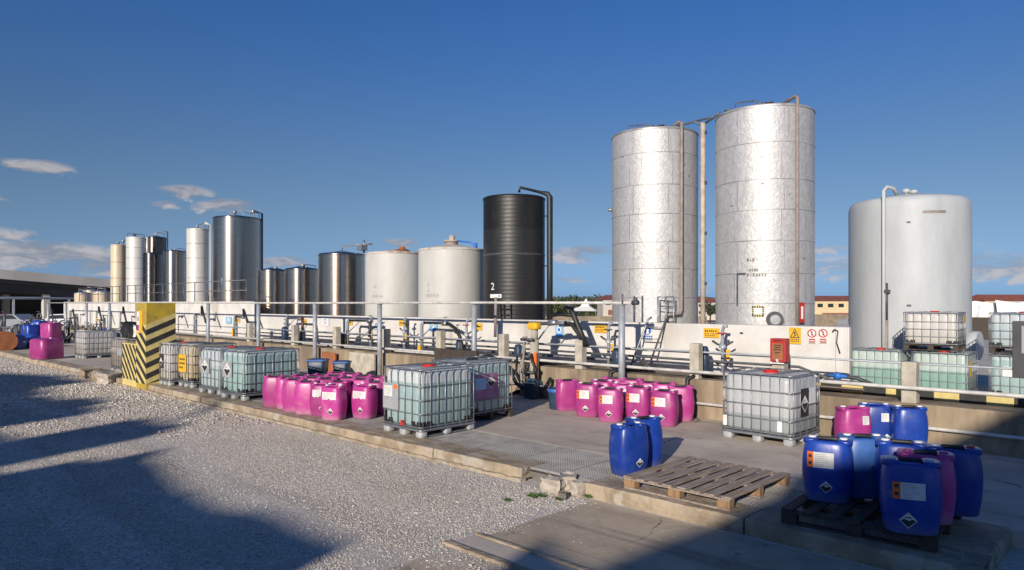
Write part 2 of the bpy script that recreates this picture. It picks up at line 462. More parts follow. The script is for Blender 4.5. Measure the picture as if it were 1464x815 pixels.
M['cream_steel'] = mat('cream_tank_paint', (.64, .55, .40), (.54, .44, .31), 1.2, rough=.45, metal=.1, stretch=(1, 1, .2), c3=(.40, .24, .12), s3=1.2, lo3=.6, hi3=.78, stretch3=(1, 1, .12))

def fibreglass(name, base, dirt, rust=0.0, top=1.0):
    m = bpy.data.materials.new(name); m.use_nodes = True
    T = NT(m.node_tree); b = m.node_tree.nodes['Principled BSDF']
    co = T.n('ShaderNodeTexCoord').outputs['Object']
    f = T.step(T.noise(T.scaled(co, (1, 1, .3)), 1.3, 7, .65), .35, .75)
    c = T.mix(f, base, dirt)
    fine = T.step(T.noise(T.scaled(co, (1, 1, .12)), 9, 5, .7), .5, .85)
    c = T.mix(T.math('MULTIPLY', fine, .35), c, tuple(x * .72 for x in base))
    if rust:
        sp = T.n('ShaderNodeSeparateXYZ'); T.link(co, sp.inputs[0])
        st = T.step(T.noise(T.scaled(co, (2.6, 2.6, .10)), 2.2, 5, .6), .55, .72)
        fade = T.step(sp.outputs['Z'], top - 1.6, top + .1)
        c = T.mix(T.math('MULTIPLY', T.math('MULTIPLY', st, fade), rust), c, (.34, .19, .10))
    T.link(c, b.inputs['Base Color'])
    b.inputs['Roughness'].default_value = .52
    bn = T.n('ShaderNodeBump'); bn.inputs['Strength'].default_value = .25; bn.inputs['Distance'].default_value = .02
    T.link(T.noise(T.scaled(co, (1, 1, 4)), 6, 5, .6), bn.inputs['Height']); T.link(bn.outputs[0], b.inputs['Normal'])
    return m
M['fibre_grey'] = fibreglass('grey_fibreglass', (.45, .48, .50), (.37, .395, .41))
M['fibre_white'] = fibreglass('white_fibreglass', (.55, .55, .52), (.46, .455, .425), .6, 4.2)
M['rust_roof'] = mat('rusty_roof', (.33, .20, .13), (.52, .49, .44), 2.2, .30, .52, rough=.8)

def black_tank():
    m = bpy.data.materials.new('ribbed_black_plastic'); m.use_nodes = True
    T = NT(m.node_tree); b = m.node_tree.nodes['Principled BSDF']
    co = T.n('ShaderNodeTexCoord').outputs['Object']
    sp = T.n('ShaderNodeSeparateXYZ'); T.link(co, sp.inputs[0])
    upper = T.step(sp.outputs['Z'], 3.93, 3.95)
    c = T.mix(upper, (.016, .016, .017), (.008, .0075, .0075))
    c = T.mix(T.math('MULTIPLY', T.step(T.noise(T.scaled(co, (1, 1, .3)), 4, 6, .7), .5, .8), .5), c, (.03, .03, .032))
    T.link(c, b.inputs['Base Color'])
    T.put(b.inputs['Roughness'], T.math('ADD', .34, T.math('MULTIPLY', T.noise(T.scaled(co, (1, 1, .5)), 5, 4), .25)))
    rib = T.math('SINE', T.math('MULTIPLY', sp.outputs['Z'], 2 * math.pi / .13))
    bn = T.n('ShaderNodeBump'); bn.inputs['Strength'].default_value = .22; bn.inputs['Distance'].default_value = .005
    T.link(T.math('ADD', rib, T.math('MULTIPLY', T.noise(co, 8, 3), .8)), bn.inputs['Height']); T.link(bn.outputs[0], b.inputs['Normal'])
    return m
M['black_tank'] = black_tank()

def bottle(name, lower, upper, fill):
    """milky polyethylene: paler above the liquid it holds"""
    m = bpy.data.materials.new(name); m.use_nodes = True
    T = NT(m.node_tree); b = m.node_tree.nodes['Principled BSDF']
    co = T.n('ShaderNodeTexCoord').outputs['Object']
    sp = T.n('ShaderNodeSeparateXYZ'); T.link(co, sp.inputs[0])
    c = T.mix(T.step(sp.outputs['Z'], fill - .012, fill + .012), lower, upper)
    c = T.mix(T.math('MULTIPLY', T.step(T.noise(co, 3, 5, .6), .4, .8), .35), c, tuple(x * .8 for x in upper))
    T.link(c, b.inputs['Base Color'])
    b.inputs['Roughness'].default_value = .38
    b.inputs['Subsurface Weight'].default_value = .35
    b.inputs['Subsurface Radius'].default_value = (.05, .06, .06)
    b.inputs['Subsurface Scale'].default_value = .6
    return m
M['bot_teal'] = bottle('teal_bottle', (.31, .43, .43), (.55, .60, .60), .90) if True else bottle('teal_bottle_', (0.328, 0.452, 0.445), (0.484, 0.562, 0.554), .90)
M['bot_teal_full'] = bottle('full_teal_bottle', (0.312, 0.445, 0.437), (0.452, 0.546, 0.538), 1.02)
M['bot_grey'] = bottle('grey_bottle', (0.312, 0.351, 0.367), (0.452, 0.476, 0.491), .44)
M['bot_white'] = bottle('white_bottle', (0.515, 0.499, 0.468), (0.546, 0.530, 0.507), .5)
M['bot_cream'] = bottle('cream_bottle', (0.515, 0.429, 0.281), (0.530, 0.468, 0.343), .9)
M['bot_green'] = bottle('green_bottle', (0.218, 0.374, 0.328), (0.429, 0.515, 0.484), .66)
M['bot_brown'] = bottle('brownish_bottle', (0.312, 0.257, 0.211), (0.359, 0.312, 0.265), .7)
M['bot_pale'] = bottle('pale_blue_bottle', (0.406, 0.491, 0.515), (0.484, 0.546, 0.562), .7)

def gravel_ground():
    m = bpy.data.materials.new('gravel_ground'); m.use_nodes = True
    T = NT(m.node_tree); b = m.node_tree.nodes['Principled BSDF']
    co = T.n('ShaderNodeTexCoord').outputs['Object']
    vor = T.n('ShaderNodeTexVoronoi'); T.link(co, vor.inputs['Vector']); vor.inputs['Scale'].default_value = 26
    hs = T.n('ShaderNodeSeparateColor'); T.link(vor.outputs['Color'], hs.inputs[0])
    v2 = T.n('ShaderNodeTexVoronoi'); T.link(co, v2.inputs['Vector']); v2.inputs['Scale'].default_value = 60
    c = T.mix(hs.outputs[0], (.47, .43, .385), (.66, .615, .555))
    c = T.mix(T.step(T.noise(co, .45, 6, .6), .45, .7), c, T.mix(.6, c, (.46, .41, .345)))
    c = T.mix(T.math('MULTIPLY', T.step(T.noise(T.scaled(co, (.12, 1, 1)), .9, 5, .6), .50, .66), .8), c, (.40, .365, .32))
    T.link(c, b.inputs['Base Color'])
    b.inputs['Roughness'].default_value = .9
    b.inputs['Specular IOR Level'].default_value = .2
    h = T.math('ADD', T.math('MULTIPLY', vor.outputs['Distance'], -1.0), T.math('MULTIPLY', v2.outputs['Distance'], -.4))
    bn = T.n('ShaderNodeBump'); bn.inputs['Strength'].default_value = .35; bn.inputs['Distance'].default_value = .015
    T.link(h, bn.inputs['Height']); T.link(bn.outputs[0], b.inputs['Normal'])
    return m
M['gravel'] = gravel_ground()

def stones_mat():
    m = bpy.data.materials.new('loose_stones'); m.use_nodes = True
    T = NT(m.node_tree); b = m.node_tree.nodes['Principled BSDF']
    g = T.n('ShaderNodeNewGeometry')
    rp = T.n('ShaderNodeValToRGB'); T.link(g.outputs['Random Per Island'], rp.inputs[0])
    e = rp.color_ramp.elements
    e[0].color = (.34, .305, .27, 1); e[1].color = (.76, .72, .66, 1)
    a = e.new(.35); a.color = (.47, .43, .385, 1)
    a = e.new(.75); a.color = (.60, .555, .50, 1)
    co = T.n('ShaderNodeTexCoord').outputs['Object']
    cc = T.mix(T.math('MULTIPLY', T.step(T.noise(co, .6, 5, .6), .46, .68), .55), rp.outputs[0], (.44, .39, .33))
    T.link(cc, b.inputs['Base Color'])
    b.inputs['Roughness'].default_value = .9; b.inputs['Specular IOR Level'].default_value = .25
    return m
M['stones'] = stones_mat()
#__SETTING__
# ================================================================== SETTING
GZ = -0.17                     # gravel yard below the pad
mb = MB()
radii = [0.0, 12, 45, 125, 400, 4500]; zz = [GZ, GZ, GZ, -2.4, -2.4, -2.4]
SEG = 72; vs_ = [(0, 0, GZ)]; fs = []
for r_, z in zip(radii[1:], zz[1:]):
    for k in range(SEG): vs_.append((r_ * math.cos(2 * math.pi * k / SEG), r_ * math.sin(2 * math.pi * k / SEG), z))
for k in range(SEG): fs.append((0, 1 + k, 1 + (k + 1) % SEG))
for i in range(len(radii) - 2):
    for k in range(SEG):
        l = (k + 1) % SEG
        fs.append((1 + i * SEG + k, 1 + (i + 1) * SEG + k, 1 + (i + 1) * SEG + l, 1 + i * SEG + l))
mb.add(vs_, fs)
struct(mb.build('ground', M['gravel']))

def rough_bar(p0, p1, w, z0, z1, jit=.012, step=.12, chips=0.0, mat_i=0, seed=1, mbx=None):
    """an old cast kerb: cross-section run from p0 to p1 with worn, uneven edges"""
    rnd = random.Random(seed)
    P0, P1 = Vector((*p0, 0)), Vector((*p1, 0)); d = P1 - P0; L_ = d.length; d.normalize(); nrm = Vector((-d.y, d.x, 0))
    n = max(2, int(L_ / step)); rings = []
    e = .014
    sect = [(0, 0), (0, .5), (0, .85), (e, 1), (.5, 1), (w - e, 1), (w, .85), (w, .5), (w, 0)]
    wob = [0, 0, 0]
    for i in range(n + 1):
        c = P0 + d * (L_ * i / n)
        chip = rnd.random() ** 3 * chips
        ring = []
        for k, (a, b) in enumerate(sect):
            zz_ = z0 + (z1 - z0) * b
            j = jit if 0 < b else 0
            q = c + nrm * (a + rnd.uniform(-j, j)) + Vector((0, 0, zz_ + (rnd.uniform(-j, j) * .5 if b > .6 else 0)))
            if k in (2, 3): q += nrm * chip * .5 + Vector((0, 0, -chip * .6))
            ring.append(q)
        rings.append(ring)
    mbx = mbx or MB()
    mbx.loft(rings[::-1], mat_i, False)
    return mbx

KY0, KY1 = 6.90, 7.08
k = MB()
for i, (xa, xb) in enumerate(((-60, -45), (-45, -36.5), (-36.45, -30.2), (-30.15, -26.3), (-23.1, -19.9), (-19.86, -16.9), (-16.86, -12.2), (-12.18, -8.3), (-8.28, -6.45), (-5.35, -3.3), (-3.28, -1.22))):
    rough_bar((xa, KY0 + random.uniform(-.012, .012)), (xb, KY0 + random.uniform(-.012, .012)), .18, GZ - .08, .004, .004, .22, .020, 0, i, k)
kerb = struct(k.build('kerb', M['kerb']))
k = MB(); rough_bar((-1.22, KY1), (-1.22, 8.46), .19, GZ - .05, .004, .008, .1, .03, 0, 44, k)
struct(k.build('pit_rim', M['kerb']))
# concrete footing the kerb sits on, standing proud below its face
k = MB(); rough_bar((-30, 6.80), (-6.4, 6.84), .10, GZ - .06, GZ + .045, .012, .09, .02, 0, 61, k)
struct(k.build('kerb_footing', M['kerb']))
pad = MB()
pad.box((-26.5, 10.5, -.1), (67, 4.16, .2))
struct(pad.build('concrete_pad', M['concrete'], bevel=.012))
pit = MB(); pit.box((-30.7, 7.75, -.10), (58.9, 1.36, .08)); struct(pit.build('drain_pit', M['pit']))
pad2 = MB(); pad2.box((-42, 7.75, -.035), (36, 1.36, .07)); struct(pad2.build('pad_edge', M['concrete']))
# end of the pad on the right: dark rough ground inside the shadow
sl = MB(); sl.box((2.4, 4.0, GZ - .046), (15.2, 5.72, .1)); struct(sl.build('slab', M['slab'], bevel=.01))
sg = MB(); sg.box((2.0, 4.80, GZ + .004), (14.6, .30, .012)); struct(sg.build('gutter', M['concrete']))
gk = MB(); gk.box((2.0, 4.60, GZ - .02), (14.7, .085, .10)); gk.box((2.0, 4.99, GZ - .025), (14.6, .06, .10))
struct(gk.build('gutter_edge', M['kerb'], bevel=.012))

# steel grating over the drain: bearing bars, cross rods and a frame
g = MB()
x = -23.9
while x < -1.44:
    g.box((x, 7.75, -.018), (.016, 1.30, .026)); x += .042
for i in range(26):
    g.box((-12.7, 7.12 + i * .0504, -.009), (22.4, .016, .012))
xs = -23.9
while xs < -1.5:
    x2 = min(xs + 1.0, -1.43)
    g.box((xs, 7.75, -.018), (.022, 1.32, .032)); xs = x2 if x2 < -1.44 else 0
g.box((-12.7, 7.092, -.018), (22.5, .012, .034)); g.box((-12.7, 8.408, -.018), (22.5, .012, .034))
tag(g.build('drain_grating', M['grate'], fix=False), 'long strip of worn steel grating behind the kerb', 'grating')

# retaining wall with its ledge, the whitewashed bund walls, the higher tank platform
rw = MB()
rw.box((-32.5, 12.62, .27), (55, .55, .96), mat=0)
rw.box((0, 12.72, .215), (10, .75, .87), mat=0)
rw.box((-32.0, 13.24, .72), (56, .72, .06), mat=1)
rw.box((0.0, 13.16, .55), (9.99, .14, .22), mat=1)
rwo = rw.build('retaining_wall', [M['wall_concrete'], M['ledge']], bevel=.02)
tag(rwo, 'low beige concrete retaining wall behind the drums with a dirty ledge', 'wall')
bw = MB()
bw.box((-16.12, 13.72, 1.24), (23.3, .24, 1.10))
bw.box((-5.75, 17.2, .80), (.24, 7.6, 1.97), rz=math.atan2(.349, 1.05))
tag(bw.build('bund_wall', M['whitewall'], bevel=.02), 'long whitewashed bund wall in front of the two tall silver silos', 'wall')
hp = MB()
hp.extrude([(-27.9, 13.6), (-38.2, 18.6), (-44.5, 21.8), (-47.0, 23.2), (-47.5, 24.4), (-56.5, 24.4), (-56.5, 13.6)], (1, 0, 0), (0, 1, 0), (0, 0, 1), -.2, 2.3)
tag(hp.build('tank_platform', M['whitewall'], bevel=.03), 'high whitewashed platform carrying the row of far left tanks', 'platform')
bb = MB(); bb.box((-17.5, 17.2, .35), (20.4, 6.6, .7)); struct(bb.build('bund_floor', M['ledge']))
sk = MB()
for i in range(22):
    xa = -5.1 + i * .36
    sk.box((xa + .18, 13.10, .715), (.36, .16, .14), mat=i % 2)
tag(sk.build('striped_kerb', [M['yellow_pale'], M['black_paint']], bevel=.012), 'low kerb striped black and yellow on top of the retaining wall', 'kerb')

# unseen blocks added behind the camera; rooflines shaped to cast the yard's shadows
TE = math.tan(SUN_EL)
def shadow_caster(name, label, prof, D, depth, lo, parts=True):
    root = thing(name, label, 'building')
    pts = [(s, (a + D) * TE + GZ if a > 0 else -.4) for s, a in prof]
    m_ = MB(); m_.extrude(pts, (LY, -LX, 0), (0, 0, 1), (LX, LY, 0), -D - depth, -D)
    m_.build('wall', M['shadow_caster'], root)
    for s in lo:
        c = Vector((LY, -LX, 0)) * s + Vector((LX, LY, 0)) * (-D + .012)
        w = MB(); w.box((c.x, c.y, 3.4), (1.0, .02, 1.5), rz=math.atan2(-LX, LY))
        w.build('window', M['glass_dark'], root)
    return root
shadow_caster('caster_hall', 'unseen hall added behind the camera, stepped roofline shaped to shade the gravel', [(-26.54, 0), (-26.51, 7.6), (-13.94, 8.36), (-12.82, 8.13), (-12.6, 6.24), (-10.36, 6.38), (-10.18, 7.49), (-9.83, 7.51), (-9.69, 8.62), (-9.52, 8.23), (-9.2, 7.85), (-8.79, 7.68), (-8.37, 7.4), (-7.95, 7.15), (-7.64, 6.95), (-7.33, 6.77), (-7.08, 6.73), (-6.81, 6.55), (-6.4, 6.38), (-6.1, 6.32), (-5.7, 6.41), (-5.23, 6.25), (-4.88, 6.09), (-4.57, 5.98), (-4.15, 5.88), (-4.12, 0)], 18.0, 6, (-24, -21, -18, -15, -8, -6))
shadow_caster('caster_tower', 'narrow unseen tower added behind the camera to cast a shadow band on the gravel', [(-12.79, 0), (-12.76, 10.44), (-12.23, 10.72), (-12.1, 10.28), (-11.86, 10.4), (-11.5, 10.27), (-11.37, 10.63), (-11.14, 10.14), (-10.85, 9.46), (-10.82, 0)], 24.5, 3, ())
shadow_caster('caster_block', 'tall unseen block added behind the camera, ragged roofline shaped to cast the far left shadows', [(-28.02, 0), (-27.99, 15.32), (-22.0, 15.69), (-21.87, 15.29), (-20.05, 15.0), (-19.86, 13.41), (-19.22, 12.9), (-18.4, 12.6), (-18.27, 12.01), (-17.68, 12.19), (-16.96, 11.89), (-16.49, 12.42), (-15.47, 12.08), (-15.32, 11.39), (-14.71, 11.22), (-14.28, 10.65), (-14.25, 0)], 24.6, 5, ())
shadow_caster('caster_shed', 'unseen shed added behind the camera, roof slope shaped to shade the drums on the dark pallet', [(-2.58, 0), (-2.55, 5.7), (-2.5, 6.46), (-2.41, 6.72), (-2.09, 6.38), (-1.78, 6.1), (-0.28, 9.2), (-.06, 10.5), (.22, 10.3), (.85, 10.75), (1.36, 11.5), (1.82, 12.94), (2.8, 14.8), (4.89, 18.33), (7.88, 18.52), (10.06, 15.64), (10.09, 0)], 18.2, 8, (0, 2, 4))
mt = MB()
def LP(s, a, D): return Vector((LY * s - LX * D, -LX * s - LY * D, (a + D) * TE + GZ))
mt.tube([LP(-11.8, 10.8, 26), LP(-12.6, 12.3, 26), LP(-13.2, 13.6, 26)], .07, 6)
mt.tube([LP(-12.3, 11.9, 26), LP(-12.4, 13.8, 26)], .06, 6)
mt.tube([LP(-13.4, 12.6, 26), LP(-12.0, 12.8, 26)], .05, 6)
tag(mt.build('caster_tubes', M['galv']), 'thin unseen tubes added above the tower to cast a branched shadow', 'caster_tubes')  # unseen tubes added to throw the thin branched shadow on the gravel
#__TANKS__
# ================================================================== TANKS
def tank_place(xl, xr, ytop, Y):
    a0, a1 = math.atan((xl - CX) / FPX), math.atan((xr - CX) / FPX)
    th, hf = (a0 + a1) / 2, (a1 - a0) / 2
    d = Y / (CA * math.sin(th) + SA * math.cos(th))
    X = (SA * math.sin(th) - CA * math.cos(th)) * d
    r = d * math.sin(hf)
    t = (d - r) * math.cos(th)
    return X, Y, r, EYE + (HY - ytop) / FPX * t, d
def facing(X, Y, r, bearing=0.0):
    """angle of the tank's side that looks at the yard's entrance, turned by bearing"""
    return math.atan2(-Y, -X) + bearing
def on_tank(r, ang, z, off=0.0):
    return (math.cos(ang) * (r + off), math.sin(ang) * (r + off), z)
def tank_patch(m_, r, a0, a1, z0, z1, off, mat_i=0, n=8):
    m_.grid(lambda u, v: on_tank(r, u, v, off), [a0 + (a1 - a0) * i / n for i in range(n + 1)], [z0, (z0 + z1) / 2, z1], mat_i)
def scribble(m_, r, a, z, w, h, rnd, off=.006, mat_i=0, n=6):
    """a line of stencilled characters too small to read"""
    for i in range(n):
        ca = a - w / r / 2 + w / r * (i + .5) / n
        k_ = rnd.choice((0, 1, 2)); ww = w / r / n * .32
        if k_ != 1: tank_patch(m_, r, ca - ww, ca - ww * .35, z, z + h, off, mat_i, 1)

        tank_patch(m_, r, ca - ww, ca + ww, z + h * .40, z + h * .58, off + .001, mat_i, 1)
        if k_ == 2: tank_patch(m_, r, ca + ww * .3, ca + ww, z + h * .1, z + h, off, mat_i, 1)
        if k_ == 0: tank_patch(m_, r, ca - ww, ca + ww, z + h * .82, z + h, off + .002, mat_i, 1)

TANKS = {}
def tank(key, name, label, px, base, mats, roof=.25, dome=False, seg=64, rim=True):
    X, Y, r, zt, d = tank_place(*px)
    root = thing(name, label, 'tank', (X, Y, base))
    h = zt - base
    m_ = MB()
    if dome:
        prof = [(r, 0), (r, h - .30), (r * .996, h - .18), (r * .98, h - .09), (r * .955, h - .03), (r * .92, h + .01), (r * .6, h + .12), (r * .2, h + .2), (0.01, h + .21)]
        m_.lathe(prof, seg=seg, mat=0)
    else:
        m_.lathe([(r, 0), (r, h * .33), (r, h * .66), (r, h)], seg=seg, mat=0)
    m_.build('shell', mats[0], root)
    if not dome:
        m_ = MB(); m_.lathe([(r + .015, h - .05), (r + .018, h), (r * .97, h + .03), (r * .5, h + roof * .55), (.12, h + roof), (.01, h + roof)], seg=seg)
        m_.build('roof', mats[1], root)
    TANKS[key] = (root, r, h, math.atan2(-Y, -X), X, Y)
    return root, r, h, math.atan2(-Y, -X)

def band(root, name, m, r, z, w=.02, proud=.012, seg=40):
    m_ = MB(); m_.lathe([(r + .002, z - w), (r + proud, z - w * .6), (r + proud, z + w * .6), (r + .002, z + w)], seg=seg)
    return m_.build(name, m, root)

def roof_bits(root, r, h, fa, spots, matname='galv'):
    for (k_, ang, rr, hh) in spots:
        p = (math.cos(fa + ang) * rr * r, math.sin(fa + ang) * rr * r, h)
        m_ = MB()
        if k_ == 'vent':
            m_.lathe([(.05, -.05), (.05, hh * .6), (.11, hh * .62), (.11, hh), (.02, hh * 1.1)], p, 12)
            m_.build('vent', M[matname], root)
        elif k_ == 'hatch':
            m_.lathe([(.24, -.1), (.24, hh), (.28, hh), (.28, hh + .05), (.01, hh + .07)], p, 18)
            m_.build('hatch', M[matname], root)
        else:
            t_ = Vector((-math.sin(fa + ang), math.cos(fa + ang), 0)); p = Vector(p)
            m_.tube([p - t_ * .3, p - t_ * .3 + Vector((0, 0, hh)), p + t_ * .3 + Vector((0, 0, hh * .8)), p + t_ * .3], .02, 6)
            m_.build('roof_rail', M[matname], root)

# --- two tall silver silos
def silo(key, label, px, lines, verts, seed):
    root, r, h, fa = tank(key, 'silver_silo', label, px, .70, (M['cladding'], M['seam']), roof=.18)
    rnd = random.Random(seed)
    for z in lines:
        band(root, 'seam', M['seam'], r, h * z + rnd.uniform(-.04, .04), .012, .008, 64)
    m_ = MB()
    cuts = [0] + [h * z for z in lines] + [h]
    for i in range(len(cuts) - 1):
        for va in verts[i % 2]:
            tank_patch(m_, r, fa + va, fa + va + .014, cuts[i], cuts[i + 1] - .02, .008, 0, 2)
    m_.build('panel_joint', M['seam'], root)
    for i in range(7):
        a = fa + rnd.uniform(-1.0, 1.0); z = rnd.uniform(.3, h - .4)
        m_ = MB(); tank_patch(m_, r, a, a + rnd.uniform(.015, .05), z, z + rnd.uniform(.02, .05), .006, 0, 2)
        m_.build('dent', M['pipe_grey'], root)
    return root, r, h, fa
rings = [.105, .225, .345, .46, .58, .70, .80, .90]
r2, rr2, hh2, fa2 = silo('silo_r', 'taller right silver silo with a round manhole and red sign at its foot', (1023, 1165, 149, 19.0), [.10, .225, .345, .47, .59, .715, .86], ((-.62, .33, .9), (-.55, .38, 1.1)), 3)
roof_bits(r2, rr2, hh2, fa2, [('vent', -.1, .80, .10), ('rail', -.45, .82, .22), ('vent', .1, .97, .05), ('vent', -.9, .9, .08)], 'pipe_grey')
m_ = MB(); a = fa2 + .62
tp = [on_tank(rr2, a, z, .10) for z in (-.3, hh2 * .5, hh2 + .16)] + [on_tank(rr2, a, hh2 + .2, -.1), on_tank(rr2, a, hh2 + .1, -.55)]
m_.tube([on_tank(rr2, a, .15, .10), on_tank(rr2, a, hh2 * .5, .10), on_tank(rr2, a, hh2 + .14, .10), on_tank(rr2, a, hh2 + .20, .02), on_tank(rr2, a, hh2 + .12, -.62)], .045, 10)
m_.build('riser_pipe', M['pipe_rust'], r2)
m_ = MB(); p = Vector(on_tank(rr2, fa2 + .20, 1.10, -.02)); nn = Vector((math.cos(fa2 + .17), math.sin(fa2 + .17), 0))
m_.disc(p, nn, .215, .09, 28, 0)
mo = m_.build('manhole', M['dark_grey'], r2)
m_ = MB(); m_.disc(p + nn * .09, nn, .13, .025, 28); m_.build('cover', M['galv'], mo)
m_ = MB(); a = fa2 - .10
tank_patch(m_, rr2, a - .13, a + .10, 1.18, 1.46, .012, 0)
n_ = 5
for i in range(n_):
    for (ua, ub, za, zb) in ((a - .13 + .23 * i / n_, a - .13 + .23 * (i + .55) / n_, 1.18, 1.235), (a - .13 + .23 * i / n_, a - .13 + .23 * (i + .55) / n_, 1.405, 1.46), (a - .13, a - .095, 1.18 + .28 * i / n_, 1.18 + .28 * (i + .55) / n_), (a + .065, a + .10, 1.18 + .28 * i / n_, 1.18 + .28 * (i + .55) / n_)):
        tank_patch(m_, rr2, ua, ub, za, zb, .016, 1, 2)
tank_patch(m_, rr2, a - .095, a + .065, 1.235, 1.405, .018, 2)
m_.build('hazard_sticker', [M['yellow_pale'], M['black_paint'], M['sign_white']], r2)
m_ = MB(); a = fa2 - .46
tank_patch(m_, rr2, a - .10, a + .10, 2.28, 2.34, .010); tank_patch(m_, rr2, a - .10, a - .06, 1.45, 2.28, .010)
m_.build('rust_mark', M['pipe_grey'], r2)
m_ = MB(); rnd = random.Random(5); a = fa2 - .26
scribble(m_, rr2, a + .0, 2.62, .22, .10, rnd, n=3); scribble(m_, rr2, a + .04, 2.36, .30, .09, rnd, n=5); scribble(m_, rr2, a + .12, 2.22, .52, .08, rnd, n=7)
m_.build('stencil', M['ink'], r2)
m_ = MB(); a = fa2 + .62
tank_patch(m_, rr2, a + .02, a + .14, 1.02, 1.55, .14, 0, 3)
tank_patch(m_, rr2, a + .055, a + .105, 1.12, 1.45, .145, 1, 2)
m_.build('red_sign', [M['red'], M['sign_white']], r2)

r1, rr1, hh1, fa1 = silo('silo_l', 'shorter left silver silo with a crooked drain pipe and a cage at its foot', (875, 998, 181, 19.0), [.13, .255, .38, .50, .625, .75, .885], ((-.60, .4, 1.0), (-.5, .3, 1.2)), 4)
roof_bits(r1, rr1, hh1, fa1, [('rail', -.5, .8, .18), ('vent', -.1, .85, .08), ('vent', .15, .96, .05)], 'pipe_grey')
m_ = MB(); a = fa1 + .58
m_.tube([on_tank(rr1, a - .35, .75, .14), on_tank(rr1, a - .35, 1.15, .14), on_tank(rr1, a - .28, 1.2, .16), on_tank(rr1, a - .05, 1.22, .14), on_tank(rr1, a, 1.35, .10), on_tank(rr1, a, hh1 * .5, .10), on_tank(rr1, a, hh1 + .12, .10), on_tank(rr1, a, hh1 + .16, 0), on_tank(rr1, a, hh1 + .08, -.5)], .05, 10)
m_.build('drain_pipe', M['pipe_rust'], r1)
m_ = MB(); p = Vector(on_tank(rr1, fa1 - 1.35, hh1 * .66, -.02)); nn = Vector((math.cos(fa1 - 1.35), math.sin(fa1 - 1.35), 0))
m_.disc(p, nn, .05, .16, 10); m_.build('nozzle', M['galv'], r1)
m_ = MB()
for a, z0 in ((fa1 + .06, .6), (fa1 + .20, .6), (fa1 + .34, .6)):
    m_.tube([on_tank(rr1, a, .6, .32), on_tank(rr1, a, 1.72, .32)], .022, 6)
for z in (1.1, 1.38, 1.55, 1.72):
    m_.tube([on_tank(rr1, fa1 + .06 + .28 * i / 4, z, .32 + (.06 if i == 2 else 0)) for i in range(5)], .016, 6)
m_.tube([on_tank(rr1, fa1 + .2, 1.72, .32), on_tank(rr1, fa1 + .2, 1.55, .02)], .016, 6)
m_.build('cage', M['galv'], r1)
m_ = MB()
for a in (fa1 - .44, fa1 - .26): m_.tube([on_tank(rr1, a, .7, .08), on_tank(rr1, a, 1.75, .08)], .02, 6)
m_.build('level_tube', M['pipe_grey'], r1)
# pipe bridge between the silos
X, z, t = ony(1005, 176, 19.3)
pb = thing('vent_pipe', 'cream vertical pipe standing between the two silver silos', 'pipe', (X, 19.3, .7))
m_ = MB(); m_.tube([(0, 0, 0), (0, 0, z - .7)], .075, 12); m_.build('riser', M['pipe_cream'], pb)
m_ = MB(); m_.tube([(0, 0, z - .78), (-.25, -.05, z - .62), (-.75, -.2, z - .7)], .035, 8); m_.tube([(0, .05, z - .72), (.35, .0, z - .6), (.6, -.1, z - .52)], .035, 8)
m_.tube([(-.55, .2, z - .55), (.55, .2, z - .5)], .03, 8); m_.build('branch_pipe', M['pipe_grey'], pb)
m_ = MB()
for i in range(5): m_.box((.09, 0, .6 + i * (z - 1.6) / 4), (.05, .06, .10))
m_.build('clamp', M['dark_grey'], pb)

# --- black tank
bt, br, bh, bf = tank('black', 'black_tank', 'tall black ribbed plastic tank marked with a white numeral 2', (691, 779, 278, 17.0), .70, (M['black_tank'], M['black_tank']), roof=.15)
m_ = MB(); a = bf + 1.28
m_.tube([on_tank(br, a, .2, .20), on_tank(br, a, bh * .5, .20), on_tank(br, a, bh + .02, .20), on_tank(br, a, bh + .13, .12), on_tank(br, a - .1, bh + .17, -.08), on_tank(br, a - .45, bh + .22, -.25), on_tank(br, a - 1.0, bh + .28, -.3), on_tank(br, a - 1.05, bh + .12, -.32)], [.10, .10, .10, .09, .05, .045, .045, .045], 12)
m_.build('vent_pipe', M['hose'], bt)
m_ = MB()
for z in (bh * .2, bh * .55, bh * .88): m_.tube([on_tank(br, a, z, .2), on_tank(br, a, z, 0)], .025, 6)
m_.build('clamp', M['dark_grey'], bt)
m_ = MB(); m_.lathe([(br + .002, bh * .615), (br + .012, bh * .618), (br + .012, bh * .625), (br + .002, bh * .628)], seg=64); m_.build('seam', M['dark_grey'], bt)
# numeral and plate
def text_mesh(name, s, size, m_, parent, loc, rot, depth=.004):
    cu = bpy.data.curves.new(name, 'FONT'); cu.body = s; cu.size = size; cu.extrude = depth; cu.align_x = 'CENTER'; cu.align_y = 'CENTER'
    tmp = bpy.data.objects.new(name, cu); col.objects.link(tmp)
    dg = bpy.context.evaluated_depsgraph_get()
    me = bpy.data.meshes.new_from_object(tmp.evaluated_get(dg))
    bpy.data.objects.remove(tmp); me.name = name
    me.materials.clear(); me.materials.append(m_)
    o = bpy.data.objects.new(name, me); col.objects.link(o)
    if parent is not None: o.parent = parent
    o.location = loc; o.rotation_euler = rot
    return o
z2 = EYE + .022 * 22.3 - .70
text_mesh('numeral', '2', .33, M['sign_white'], bt, on_tank(br, bf - .72, z2 + .03, .02), (R(90), 0, bf - .72 + R(90)))
m_ = MB(); tank_patch(m_, br, bf - .84, bf - .40, z2 - .33, z2 - .21, .015, 0); tank_patch(m_, br, bf - .50, bf - .46, z2 - .30, z2 - .24, .02, 1, 2); m_.build('plate', [M['sign_white'], M['ink']], bt)
m_ = MB()
for a in (bf - .42, bf - .30, bf - .10): m_.tube([on_tank(br, a, .5, .07), on_tank(br, a, 1.5, .07)], .025, 6)
for z in (.75, .95, 1.15, 1.35): m_.tube([on_tank(br, bf - .42 + .32 * i / 3, z, .07) for i in range(4)], .014, 6)
